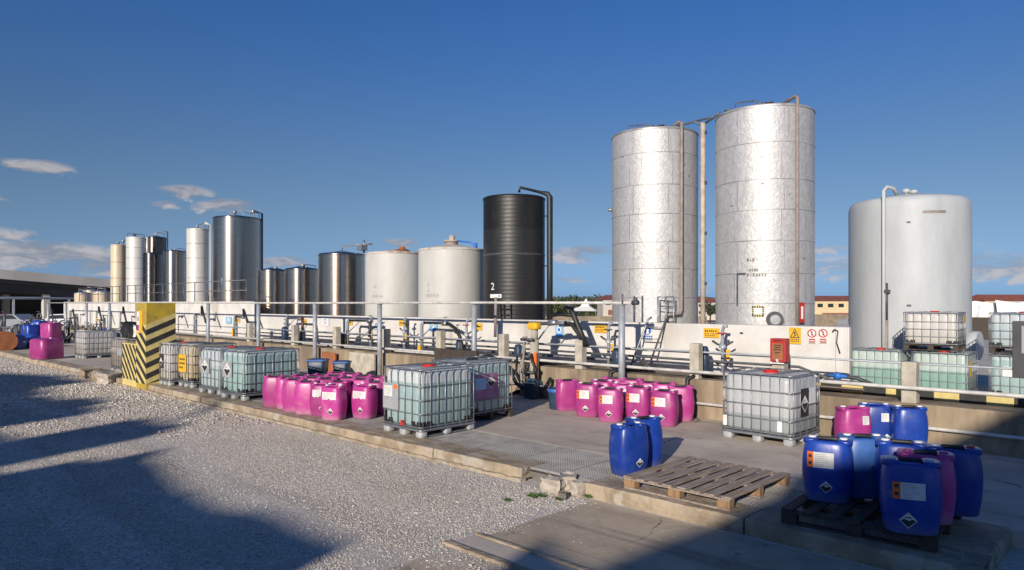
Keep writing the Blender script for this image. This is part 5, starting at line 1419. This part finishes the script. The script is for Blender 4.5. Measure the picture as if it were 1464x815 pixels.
m_ = MB(); m_.box((-20.86, 6.805, 1.80), (.10, .006, .12)); m_.build('pictogram', M['ink_grey'], pil)
m_ = MB(); m_.box((-21.25, 7.2, 1.7), (.10, .4, .6)); m_.build('yellow_box', M['yellow'], pil)

def chunk(m_, c, s, seed, sub=2):
    import bmesh
    bm = bmesh.new(); bmesh.ops.create_icosphere(bm, subdivisions=sub, radius=1.0)
    rnd = random.Random(seed); b = len(m_.v)
    ph = [rnd.uniform(0, 6) for _ in range(6)]
    for v in bm.verts:
        p = v.co
        f = [max(-.62, min(.62, q * 1.30)) for q in p]
        k_ = 1 + .14 * math.sin(5 * p.x + ph[0]) * math.sin(4 * p.y + ph[1]) + .10 * math.sin(9 * p.z + ph[2] + 3 * p.x) + rnd.uniform(-.035, .035)
        m_.v.append((c[0] + f[0] * s[0] * k_ / .62 / 2, c[1] + f[1] * s[1] * k_ / .62 / 2, c[2] + f[2] * s[2] * k_ / .62 / 2))
    for f in bm.faces: m_.f.append([b + v.index for v in f.verts]); m_.m.append(0); m_.s.append(False)
    bm.free()
for i, (px, py, sx, sy, sz, rz, lab) in enumerate(((785, 706, .30, .22, .20, .2, 'left lump of broken whitewashed kerb beside the weeds'), (806, 704, .22, .26, .22, .8, 'middle lump of broken whitewashed kerb with reddish stains'), (822, 710, .26, .2, .19, 1.3, 'right lump of broken whitewashed kerb at the slab corner'), (797, 716, .12, .10, .09, .4, 'small dark fragment fallen between the broken kerb lumps'))):
    m_ = MB(); chunk(m_, (0, 0, 0), (sx * .85, sy * .85, sz * .85), 20 + i, 3)
    xy = at(px, py, GZ); o = m_.build('kerb_lump', M['rubble'] if i < 3 else M['pit'], None, (xy[0], xy[1] + .10, GZ + sz * .48)); o.rotation_euler = (0, 0, rz); tag(o, lab, 'rubble', 'broken kerb lumps')
for i, (px, py, s_, lab) in enumerate(((122, 541, .5, 'dark broken kerb block at the left end of the kerb gap'), (140, 545, .42, 'tilted kerb block in the middle of the kerb gap'), (152, 548, .5, 'pale kerb block at the right end of the kerb gap'), (192, 545, .30, 'whitish rubble lump at the foot of the striped pillar'), (208, 552, .26, 'small pale rubble lump nearest the gravel by the striped pillar'))):
    m_ = MB(); chunk(m_, (0, 0, 0), (s_ * 1.3, s_, .36 if i < 3 else .3), 40 + i, 3)
    xy = at(px, py, GZ); o = m_.build('kerb_lump', M['kerb'] if i != 2 and i < 3 else M['rubble'], None, (xy[0], xy[1] + .15, GZ + .12)); o.rotation_euler = (.1, .15 * (i % 2), i); tag(o, lab, 'rubble', 'broken kerb lumps')

# canisters at the far left
def canister(px, py, w, d, h, colour, rz, label, lying=False):
    xy = at(px, py, 0)
    root = thing('canister', label, 'canister', (*xy, 0), rz)
    m_ = MB(); m_.loft([[(x * q, y * q, z) for x, y in rrect(w, d, min(w, d) * .22, 4)] for q, z in ((.92, 0), (1, .03), (1, h * .5), (1, h - .06), (.93, h - .01), (.7, h + .02))])
    m_.build('body', M[colour], root)
    m_ = MB(); m_.lathe([(.05, h), (.05, h + .05), (.001, h + .055)], (w * .25, 0, 0), 12); m_.build('cap', M['cap_white'], root)
    m_ = MB(); m_.tube([(-w * .3, 0, h), (-w * .25, 0, h + .06), (w * .05, 0, h + .06), (w * .1, 0, h)], .025, 6); m_.build('handle', M[colour], root)
canister(67, 513, .95, .95, .80, 'magenta', R(20), 'big pink canister at the kerb far left')
canister(73, 492, .8, .8, 1.15, 'magenta', R(30), 'pink canister behind the big one, far left')
canister(44, 492, .9, .7, 1.05, 'blue', R(10), 'blue canister right behind the lying drums, far left')
canister(57, 489, .6, .8, 1.2, 'blue', R(40), 'tall blue canister next to a pink one, far left')
canister(152, 500, .5, .5, .95, 'blue', R(20), 'blue canister peeping out between two liquid cubes on the left')
canister(154, 505, .45, .45, .6, 'magenta', R(20), 'small pink canister between two liquid cubes on the left')
def lying_drum(px, py, r, l, colour, rz, label):
    xy = at(px, py, 0)
    root = thing('lying_drum', label, 'drum', (*xy, r), rz)
    m_ = MB(); m_.tube([(-l / 2, 0, 0), (-l / 2 + .04, 0, 0), (-l * .2, 0, 0), (l * .2, 0, 0), (l / 2 - .04, 0, 0), (l / 2, 0, 0)], [r * .86, r * .96, r, r, r * .96, r * .86], 20); m_.build('body', M[colour], root)
    m_ = MB(); m_.tube([(l / 2, r * .5, 0), (l / 2 + .03, r * .5, 0)], .05, 10); m_.build('cap', M['cap_white'], root)
    m_ = MB(); m_.grid(lambda u, v: (u, -(r + .004) * math.cos(v), (r + .004) * math.sin(v)), [-.2, 0, .2], [-.3, 0, .3, .6], 0); m_.build('label', M['paper'], root, fix=False)
lying_drum(22, 499, .36, 1.1, 'blue', R(8), 'blue drum lying on its side with a white label, far left')
lying_drum(44, 497, .34, .9, 'blue', R(14), 'second blue drum lying on its side, far left')
x_, y_ = at(-2, 500)
m_ = MB(); m_.tube([(-1.2, 0, 0), (1.0, .1, 0)], .44, 20); m_.tube([(.98, .1, 0), (1.05, .1, 0)], .47, 20); o = m_.build('rusty_cylinder', M['orange_rust'], None, (x_, y_, .44)); tag(o, 'rusty orange cylinder lying at the left edge', 'cylinder')
# dark sacks on the brownish cube
for i, (dx, dz, s_, mn, lab) in enumerate(((-.1, 1.30, (.75, .6, .5), 'hose', 'crumpled black sack lying on the brownish liquid cube'), (.32, 1.30, (.36, .3, .34), 'sign_white', 'white sack leaning on a black one on the brownish cube'))):
    m_ = MB(); chunk(m_, (0, 0, 0), s_, 70 + i, 3); o = m_.build('sack', M[mn], None, (-24.9 + dx, 8.05, dz + .02)); tag(o, lab, 'sack')
# dark blue things behind the magenta cluster, bucket by the pump base
for (px0, px1, py0, py1, lab) in ((437, 455, 513, 535, 'left dark blue tub behind the packed magenta drums'), (472, 488, 516, 540, 'right dark blue tub behind the packed magenta drums')):
    Y = 10.6; x0, z1, _ = ony(px0, py0, Y); x1, _, _ = ony(px1, py0, Y); z1 = max(z1, .4)
    root = thing('blue_tub', lab, 'tub', ((x0 + x1) / 2, Y + .2, 0), R(40))
    w = (x1 - x0) * .75; m_ = MB(); m_.loft([[(x * q, y * q, z) for x, y in rrect(w, w, .08, 4)] for q, z in ((.85, 0), (.95, z1 * .6), (1, z1), (.93, z1 + .01), (.9, z1 - .06), (.85, z1 * .3))]); m_.build('body', M['pump_blue'], root)
    m_ = MB(); m_.box((0, 0, z1 - .03), (w * 1.05, w * 1.05, .05)); m_.build('rim', M['blue_pale'], root, bevel=.02)
x_, y_ = at(788, 586)
bk = thing('dark_bucket', 'dark blue open bucket left of the magenta drum standing apart', 'bucket', (x_, y_ + .2, 0))
m_ = MB(); m_.lathe([(.001, 0), (.155, 0), (.17, .02), (.20, .40), (.205, .42), (.19, .42), (.165, .05), (.001, .04)], seg=28); m_.build('body', M['pump_blue'], bk)
m_ = MB(); m_.lathe([(.205, .36), (.216, .37), (.216, .43), (.20, .435)], seg=28); m_.build('rim', M['blue_pale'], bk)
x_, y_ = at(548, 575)
drum('blue', 'N', (-11.35, 9.75), 0, R(10), 'blue drum peeping over the liquid cube from behind the magenta cluster')
# dark boards leaning behind the cubes
m_ = MB(); m_.box((0, 0, .58), (1.5, .06, 1.16), tilt=Quaternion((1, 0, 0), R(8)).to_matrix()); o = m_.build('dark_board', M['wood_dark'], None, (-12.2, 10.9, 0.0)); tag(o, 'dark board standing behind the two liquid cubes at the kerb', 'board')
for i, (px0, px1, py0, py1, mn, lab) in enumerate(((461, 480, 503, 535, 'orange_rust', 'orange board leaning on the retaining wall behind the magenta cluster'), (500, 536, 503, 542, 'post_concrete', 'pale slab leaning on the retaining wall behind the magenta cluster'))):
    Y = 12.2; x0, z1, _ = ony(px0, py0, Y); x1, _, _ = ony(px1, py0, Y)
    m_ = MB(); m_.box((0, 0, z1 / 2), (x1 - x0, .05, z1)); o = m_.build('leaning_board', M[mn], None, ((x0 + x1) / 2, Y, 0)); tag(o, lab, 'board')

# parked vehicles half hidden at the far left
def car(xy, rz, paint, label):
    root = thing('parked_car', label, 'car', (*xy, GZ), rz)
    m_ = MB(); prof = [(-2.05, .35), (-2.1, .75), (-1.95, .92), (-1.35, .98), (-.75, 1.40), (.75, 1.45), (1.45, 1.02), (2.0, .86), (2.12, .6), (2.1, .35)]
    m_.extrude(prof, (1, 0, 0), (0, 0, 1), (0, 1, 0), -.82, .82); m_.build('body', M[paint], root, bevel=.08)
    for s in (-1, 1):
        m_ = MB(); m_.add([(-1.15, s * .828, 1.0), (-.68, s * .828, 1.33), (.68, s * .828, 1.37), (1.2, s * .828, 1.04)], [(0, 1, 2, 3)]); m_.build('window', M['glass_dark'], root)
        for x in (-1.3, 1.3):
            m_ = MB(); m_.tube([(x, s * .70, .32), (x, s * .86, .32)], .32, 18); m_.build('wheel', M['black_plastic'], root)
car(camxy(-43.0, 60.5), R(30), 'car_grey', 'grey car parked at the far left beneath the flyover')
car(camxy(-39.6, 62), R(35), 'car_white', 'white car parked beside the grey one beneath the flyover')
car(camxy(-46.5, 63), R(25), 'car_red', 'red car at the left edge beneath the flyover')
# pipe manifolds crowding the far left
mfp = None
for i in range(12):
    px = 4 + i * 12.5 + (i * 37 % 9); t = 36 + (i * 13 % 11) + (9 if i % 3 == 0 else 0); xy = ctr(px, t)
    lab = 'tangled pipe manifold among the crowded pipework at the far left'; grp = 'pipe manifolds at the far left'
    if mfp is None:
        mfp = thing('pipe_manifold', lab, 'manifold', (*xy, 0), 0, grp)
        for k_, x0 in enumerate((-.55, 0, .6)):
            m_ = MB(); m_.tube([(x0, 0, 0), (x0, 0, .9 + .25 * k_), (x0 + .1, 0, 1.0 + .25 * k_), (x0 + .45, -.1, 1.02 + .25 * k_), (x0 + .62, -.15, .8)], .06, 8); m_.build('riser', M[('galv_paint', 'dark_grey', 'pipe_grey')[k_]], mfp)
            m_ = MB(); wheel(m_, (x0 + .3, -.1, 1.18 + .25 * k_), .14); m_.tube([(x0 + .3, -.1, 1.0 + .25 * k_), (x0 + .3, -.1, 1.2 + .25 * k_)], .03, 6); m_.build('hand_wheel', M['dark_grey'], mfp)
        m_ = MB(); m_.tube([(-1.1, .1, .45), (1.2, .1, .45)], .08, 8); m_.build('header', M['sign_white'], mfp)
        m_ = MB(); m_.tube([(-.5, -.1, .7), (-.2, -.4, .15), (.4, -.4, .12), (.8, -.2, .6)], .06, 8); m_.build('hose', M['hose'], mfp)
        m_ = MB(); m_.lathe([(.001, 0), (.22, 0), (.24, .3), (.2, .62), (.001, .66)], (-.9, -.3, 0), 14); m_.build('pump', M['pump_blue'], mfp)
    else:
        o = copy_thing(mfp, (*xy, 0), R(i * 67 % 140 - 40), lab, grp); q = .6 + .12 * (i % 4); o.scale = (q * 1.2, q, q)
for i, (px, py, c_, w, h, lab) in enumerate(((86, 482, 'dark_grey', .8, .8, 'dark grey crate behind the pink canisters at the far left'), (112, 477, 'black_plastic', .9, .9, 'black crate behind the grey white cubes at the far left'), (135, 478, 'dark_grey', .7, 1.0, 'tall dark crate right of the black one at the far left'), (20, 484, 'dark_grey', 1.0, .7, 'dark crate behind the lying blue drums'), (170, 494, 'black_plastic', .6, .7, 'black crate behind the brownish cube'))):
    xy = at(px, py); root = thing('plastic_crate', lab, 'crate', (*xy, 0), R(20 * i), None)
    m_ = MB(); m_.box((0, 0, h / 2), (w, w * .8, h)); m_.build('body', M[c_], root, bevel=.03)
    m_ = MB(); m_.box((0, 0, h + .02), (w * 1.06, w * .86, .05)); m_.build('rim', M['pipe_grey'], root, bevel=.01)
#__BACKGROUND__
# ================================================================== BACKGROUND
# flyover on the left
fly = thing('flyover', 'long concrete motorway flyover crossing behind the yard at the left', 'bridge', (0, 0, 0))
FD = Vector((*camxy(.574, .819), 0)).normalized(); FN = Vector((-FD.y, FD.x, 0))
F0 = Vector((*camxy(-58.6, 80.0), 0)); FS = -.066
def fb(a0, a1, n0, n1, z0, z1, name, m_name, drop=True):
    m_ = MB(); pts = []
    for top in (0, 1):
        for a_, n_ in ((a0, n0), (a1, n0), (a1, n1), (a0, n1)):
            q = F0 + FD * a_ + FN * n_; pts.append((q.x, q.y, (z1 if top else z0) + (FS * a_ if (top or drop) else 0)))
    m_.add(pts, [(3, 2, 1, 0), (4, 5, 6, 7), (0, 1, 5, 4), (1, 2, 6, 5), (2, 3, 7, 6), (3, 0, 4, 7)]); return m_.build(name, M[m_name], fly)
fb(-60, 62, .0, .35, 5.02, 6.08, 'parapet', 'bridge'); fb(-60, 62, 13.2, 13.5, 5.1, 6.08, 'parapet', 'bridge')
fb(-60, 62, .6, 13.2, 4.6, 5.02, 'deck', 'bridge_shade')
for n in (1.2, 4.5, 8.5, 12.0): fb(-60, 62, n, n + .6, 3.6, 4.6, 'girder', 'bridge_shade')
for a in (-34, -15, 4, 23, 42):
    fb(a + 1, a + 1.7, 1.3, 2.0, -2.6, 3.6, 'pier', 'bridge', False); fb(a, a + .7, 10.5, 11.2, -2.6, 3.6, 'pier', 'bridge', False)
fb(-60, 62, 13.6, 14.4, -2.6, 5.0, 'shade_backing', 'bridge_shade', False)  # dark wall added behind the girders to close the shaded gap under the deck
m_ = MB(); c0 = F0 + FD * -34 - FN * 8; c1 = F0 + FD * 26 - FN * 7
m_.tube([(c0.x, c0.y, 2.75), (c1.x, c1.y, 2.75)], .16, 6); 
for i in range(12):
    q = c0.lerp(c1, i / 11); m_.box((q.x, q.y, .8), (.2, .2, 3.9))
tag(m_.build('guard_rail', M['galv_paint']), 'grey guard rail on posts in front of the flyover', 'guard rail')

def building(name, label, px0, px1, py_eave, py_base, t, wall, roof_h, floors, cols, depth=12, ridge=True, brick=False):
    """long low block facing the yard"""
    r0, r1 = (px0 - CX) / FPX * t, (px1 - CX) / FPX * t
    zt, zb = EYE + (HY - py_eave) / FPX * t, EYE + (HY - py_base) / FPX * t - 1
    a = Vector((*camxy(r0, t), 0)); b = Vector((*camxy(r1, t), 0)); d = (b - a); L_ = d.length; ang = math.atan2(d.y, d.x)
    root = thing(name, label, 'building', (a.x, a.y, 0), ang)
    m_ = MB(); m_.box((L_ / 2, depth / 2, (zt + zb) / 2), (L_, depth, zt - zb)); m_.build('wall', M[wall], root)
    m_ = MB(); o_ = .5
    m_.add([(-o_, -o_, zt), (L_ + o_, -o_, zt), (L_ + o_, depth + o_, zt), (-o_, depth + o_, zt), (o_ * 2, depth / 2, zt + roof_h), (L_ - o_ * 2, depth / 2, zt + roof_h)], [(0, 1, 5, 4), (1, 2, 5), (2, 3, 4, 5), (3, 0, 4), (3, 2, 1, 0)]); m_.build('roof', M['roof_tile'], root)
    hgt = zt - zb - 1
    for f in range(floors):
        for c in range(cols):
            x = L_ * (c + .5) / cols; zc = zt - hgt * (f + .48) / floors
            if brick and f == floors - 1 and c % 3 != 2: 
                continue
            m_ = MB(); m_.box((x, -.03, zc), (L_ / cols * .5, .12, hgt / floors * .36)); w = m_.build('window', M['glass_dark'], root)
    if brick:
        m_ = MB(); m_.box((L_ * .42, -.05, zt - hgt * (floors - .45) / floors), (L_ * .5, .1, hgt / floors * .62)); m_.build('brick_panel', M['brick'], root)
building('cream_building', 'cream two storey building with red roof between silo and grey tank', 1150, 1300, 430, 458, 190, 'cream_wall', 1.4, 2, 10, brick=True)
building('cream_building', 'cream building with red roof beyond the stacked cubes at right', 1408, 1560, 430, 444, 240, 'cream_wall', 2.2, 1, 8)
building('cream_building', 'pale building with red roof glimpsed between the two silver silos', 985, 1030, 432, 452, 170, 'plaster_far', 1.2, 2, 4)
building('pale_house', 'small pale house with a red brick side left of the left silo', 862, 905, 428, 452, 120, 'plaster_far', .8, 2, 3, 8, brick=True)
building('low_house', 'low distant house with red roof behind the big swing arm', 790, 816, 433, 440, 260, 'plaster_far', 1.6, 1, 3)
# white tent
tn = thing('white_tent', 'white peaked marquee far behind the bund wall', 'tent', (*camxy((838 - CX) / FPX * 150, 150), -2.4), R(20))
m_ = MB(); m_.add([(-3.2, -3.2, 2.9), (3.2, -3.2, 2.9), (3.2, 3.2, 2.9), (-3.2, 3.2, 2.9), (0, 0, 5.6), (-1, -1, 3.9), (1, -1, 3.9), (1, 1, 3.9), (-1, 1, 3.9)], [(0, 1, 6, 5), (1, 2, 7, 6), (2, 3, 8, 7), (3, 0, 5, 8), (5, 6, 4), (6, 7, 4), (7, 8, 4), (8, 5, 4)]); m_.build('canopy', M['tent'], tn)
for sx in (-1, 1):
    for sy in (-1, 1):
        m_ = MB(); m_.tube([(sx * 3.1, sy * 3.1, 0), (sx * 3.1, sy * 3.1, 2.9)], .08, 6); m_.build('pole', M['galv'], tn)
# pile of pale rubble sheets at right
m_ = MB()
for i in range(6): chunk(m_, (i * 3.0 - 6, (i % 3) * 2, .6), (5.5, 4, 3.2 + (i % 2) * 1.4), 300 + i, 2)
o = m_.build('rubble_heap', M['tent'], None, (*camxy((1425 - CX) / FPX * 150, 150), -.6)); o['kind'] = 'structure'; 
m_ = MB(); c_ = camxy((1405 - CX) / FPX * 60, 60); m_.box((0, 0, 0), (22, .3, 3.2), rz=R(40)); o = m_.build('brown_fence', M['wood_dark'], None, (c_[0], c_[1], -.6)); tag(o, 'brown weathered fence behind the liquid cubes at right', 'fence')
for (pxa, pxb, t, zc, lab) in ((1140, 1290, 75, 1.0, 'low dark wall in front of the cream building by the silo'), (780, 1010, 70, .9, 'low brown wall behind the bund wall left of the silos')):
    a = Vector((*camxy((pxa - CX) / FPX * t, t), 0)); b = Vector((*camxy((pxb - CX) / FPX * t, t), 0)); d = b - a
    m_ = MB(); m_.box((0, 0, 0), (d.length, .4, 1.6), rz=math.atan2(d.y, d.x)); o = m_.build('boundary_wall', M['ledge'], None, ((a.x + b.x) / 2, (a.y + b.y) / 2, zc - .8)); tag(o, lab, 'wall')
# trees
TREE = {}
def tree(px, t, h, w, kind, label):
    key = (kind, round(h / w, 1))
    xy = ctr(px, t)
    rnd = random.Random(px)
    root = thing('tree', label, 'tree', (*xy, -2.4), rnd.uniform(0, 6), 'trees on the horizon')
    m_ = MB(); m_.tube([(0, 0, 0), (.1, 0, h * .3), (0, .1, h * .75)], [w * .05, w * .04, w * .015], 7)
    for i in range(4):
        a = i * 1.6; m_.tube([(0, 0, h * .35), (math.cos(a) * w * .3, math.sin(a) * w * .3, h * .65)], [w * .025, w * .008], 5)
    m_.build('trunk', M['trunk'], root)
    m_ = MB(); lobes = [(rnd.uniform(-.3, .3) * w, rnd.uniform(-.3, .3) * w, h * rnd.uniform(.5, .85), w * rnd.uniform(.16, .30)) for _ in range(11)]
    for (lx_, ly_, lz_, lr) in lobes:
        for _ in range(90):
            v = Vector((rnd.gauss(0, 1), rnd.gauss(0, 1), rnd.gauss(0, .8))).normalized() * lr * rnd.uniform(.55, 1.05)
            c = Vector((lx_, ly_, lz_)) + v
            a_ = Vector((rnd.gauss(0, 1), rnd.gauss(0, 1), rnd.gauss(0, 1))).normalized() * w * .045; b_ = a_.cross(Vector((rnd.gauss(0, 1), rnd.gauss(0, 1), rnd.gauss(0, 1)))).normalized() * w * .035
            m_.add([c - a_, c + b_, c + a_, c - b_], [(0, 1, 2, 3)])
    m_.build('crown', M['leaf_dark' if kind else 'leaf'], root, fix=False)
for (px, t, h, w, k_, lab) in ((800, 150, 6.0, 6, 1, 'dark bushy tree at the left of the horizon gap by the black tank'), (812, 170, 6.2, 7, 0, 'olive green tree right behind the big swing arm'), (824, 180, 6.4, 7, 1, 'dark round tree left of the white marquee'), (850, 170, 6.0, 7, 0, 'olive tree right of the white marquee'),
                               (858, 150, 6.2, 6, 1, 'dark tree beside the small pale house'), (1015, 150, 5.2, 4, 1, 'small tree between the two silver silos'), (788, 140, 5.6, 5, 0, 'small olive tree hugging the black tank')):
    tree(px, t, h, w, k_, lab)
# low hills on the skyline
m_ = MB(); n = 160; ring = []
rnd = random.Random(2)
for i in range(n + 1):
    b_ = R(-75 + 150 * i / n); d_ = 3600
    hh = 16 + 26 * max(0, math.sin(i * .071 + .8)) * (.6 + .4 * math.sin(i * .23)) + 6 * math.sin(i * .61)
    c0 = camxy(math.sin(b_) * d_, math.cos(b_) * d_); c1 = camxy(math.sin(b_) * (d_ + 500), math.cos(b_) * (d_ + 500))
    ring.append([(c0[0], c0[1], -4), (c0[0] * 1.03, c0[1] * 1.03, max(2, hh)), (c1[0], c1[1], max(2, hh) * .9), (c1[0], c1[1], -4)])
m_.loft(ring, 0, True)
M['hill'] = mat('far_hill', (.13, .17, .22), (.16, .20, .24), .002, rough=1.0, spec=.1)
struct(m_.build('hills', M['hill']))
# scrubby fields hide the bare plain far off
m_ = MB()
for i in range(70):
    px = -60 + i * 24; t = 210 + (i * 53 % 90); c = ctr(px, t)
    chunk(m_, (c[0], c[1], -1.2), (11 + (i % 5) * 3, 8, 3.0 + (i * 7 % 4) * .9), 400 + i, 2)
o = m_.build('far_scrub', M['leaf_dark']); o['kind'] = 'stuff'; o['label'] = 'distant scrub and hedges along the plain'
#__GRAVEL__
# ================================================================== LOOSE STONES AND WEEDS
def stones(n, xr, yr, smin, smax, seed, near=13.0):
    rg = np.random.default_rng(seed)
    P = np.column_stack([rg.uniform(*xr, n), rg.uniform(*yr, n)])
    r = SA * P[:, 0] + CA * P[:, 1]; f = -CA * P[:, 0] + SA * P[:, 1]
    keep = (f > 5.0) & (np.abs(r / np.maximum(f, .1)) < .80)
    keep &= rg.uniform(0, 1, n) < np.clip((near / np.maximum(f, 1)) ** 2, 0, 1) * (1.0 if near < 20 else np.clip((f - 12) / 8, 0, 1))
    keep &= ~((P[:, 0] > -5.25 + .25 * np.sin(P[:, 1] * 5) * .4 + rg.normal(0, .10, n)) & (P[:, 1] > 4.6)) | (rg.uniform(0, 1, n) < .010)
    # two faint wheel tracks and patches of fines carry fewer loose stones
    tr = np.minimum(np.abs(P[:, 1] - 4.1 - .25 * np.sin(P[:, 0] * .35)), np.abs(P[:, 1] - 2.4 - .25 * np.sin(P[:, 0] * .35 + .3)))
    fin = np.sin(P[:, 0] * 1.3 + 1.7 * np.sin(P[:, 1] * .9)) + np.sin(P[:, 1] * 1.9 + 1.3 * np.sin(P[:, 0] * .7))
    keep &= rg.uniform(0, 1, n) < np.where(tr < .26, .42, 1.0) * np.where(fin > .75, .55, 1.0)
    P = P[keep]; m = len(P)
    octa = np.array([(1, 0, 0), (-1, 0, 0), (0, 1, 0), (0, -1, 0), (0, 0, 1), (0, 0, -1)], float)
    faces = np.array([(0, 2, 4), (2, 1, 4), (1, 3, 4), (3, 0, 4), (2, 0, 5), (1, 2, 5), (3, 1, 5), (0, 3, 5)])
    s = rg.uniform(smin, smax, m) * (1 + .6 * (rg.uniform(0, 1, m) > .93))
    V = octa[None] * (s[:, None, None] * rg.uniform(.55, 1.15, (m, 6, 1)))
    V *= np.stack([np.ones(m), rg.uniform(.6, 1, m), rg.uniform(.38, .65, m)], 1)[:, None, :]
    V += rg.normal(0, .12, V.shape) * s[:, None, None]
    a = rg.uniform(0, 6.283, m); b = rg.normal(0, .4, m)
    ca_, sa_ = np.cos(a)[:, None], np.sin(a)[:, None]
    cb, sb = np.cos(b)[:, None], np.sin(b)[:, None]
    y2 = V[:, :, 1] * cb - V[:, :, 2] * sb; z2_ = V[:, :, 1] * sb + V[:, :, 2] * cb
    x3 = V[:, :, 0] * ca_ - y2 * sa_; y3 = V[:, :, 0] * sa_ + y2 * ca_
    V = np.stack([x3 + P[:, 0:1], y3 + P[:, 1:2], z2_ + GZ + s[:, None] * .22], 2).reshape(-1, 3)
    Fc = (faces[None] + (np.arange(m) * 6)[:, None, None]).reshape(-1, 3)
    return V, Fc
parts = [stones(270000, (-19, -2), (-1, 6.80), .007, .0145, 1), stones(130000, (-46, -13), (-3, 6.78), .020, .038, 2, 34.0)]
off = 0; VV, FF = [], []
for V, Fc in parts: VV.append(V); FF.append(Fc + off); off += len(V)
VV = np.concatenate(VV); FF = np.concatenate(FF)
me = bpy.data.meshes.new('gravel'); me.vertices.add(len(VV)); me.vertices.foreach_set('co', VV.astype(np.float32).ravel())
me.loops.add(len(FF) * 3); me.loops.foreach_set('vertex_index', FF.astype(np.int32).ravel())
me.polygons.add(len(FF)); me.polygons.foreach_set('loop_start', np.arange(0, len(FF) * 3, 3, dtype=np.int32)); me.polygons.foreach_set('loop_total', np.full(len(FF), 3, dtype=np.int32))
me.update(calc_edges=True); me.validate(); me.materials.append(M['stones'])
go = bpy.data.objects.new('gravel', me); col.objects.link(go); go['kind'] = 'stuff'; go['label'] = 'loose pale gravel covering the yard'
def weed(px, py, s_, lab):
    xy = at(px, py, GZ); rnd = random.Random(px); m_ = MB()
    for i in range(46):
        a = rnd.uniform(0, 6.28); l_ = s_ * rnd.uniform(.4, 1); c = Vector((rnd.gauss(0, s_ * .5), rnd.gauss(0, s_ * .25), 0)); d = Vector((math.cos(a), math.sin(a), rnd.uniform(.3, 1.2))).normalized() * l_; w = Vector((-math.sin(a), math.cos(a), 0)) * l_ * .22
        m_.add([c, c + d * .5 + w, c + d, c + d * .5 - w], [(0, 1, 2, 3)])
    o = m_.build('weed', M['weed'], None, (*xy, GZ + .01), fix=False); tag(o, lab, 'weed', 'weeds in the gravel')
weed(762, 712, .075, 'low green weed tuft left of the broken kerb lumps'); weed(798, 716, .06, 'green weed growing between the broken kerb lumps'); weed(842, 712, .085, 'bushiest green weed tuft at the slab corner'); weed(724, 717, .05, 'tiny weed sprig alone in the gravel'); weed(774, 711, .07, 'weed at the foot of the left broken kerb lump')
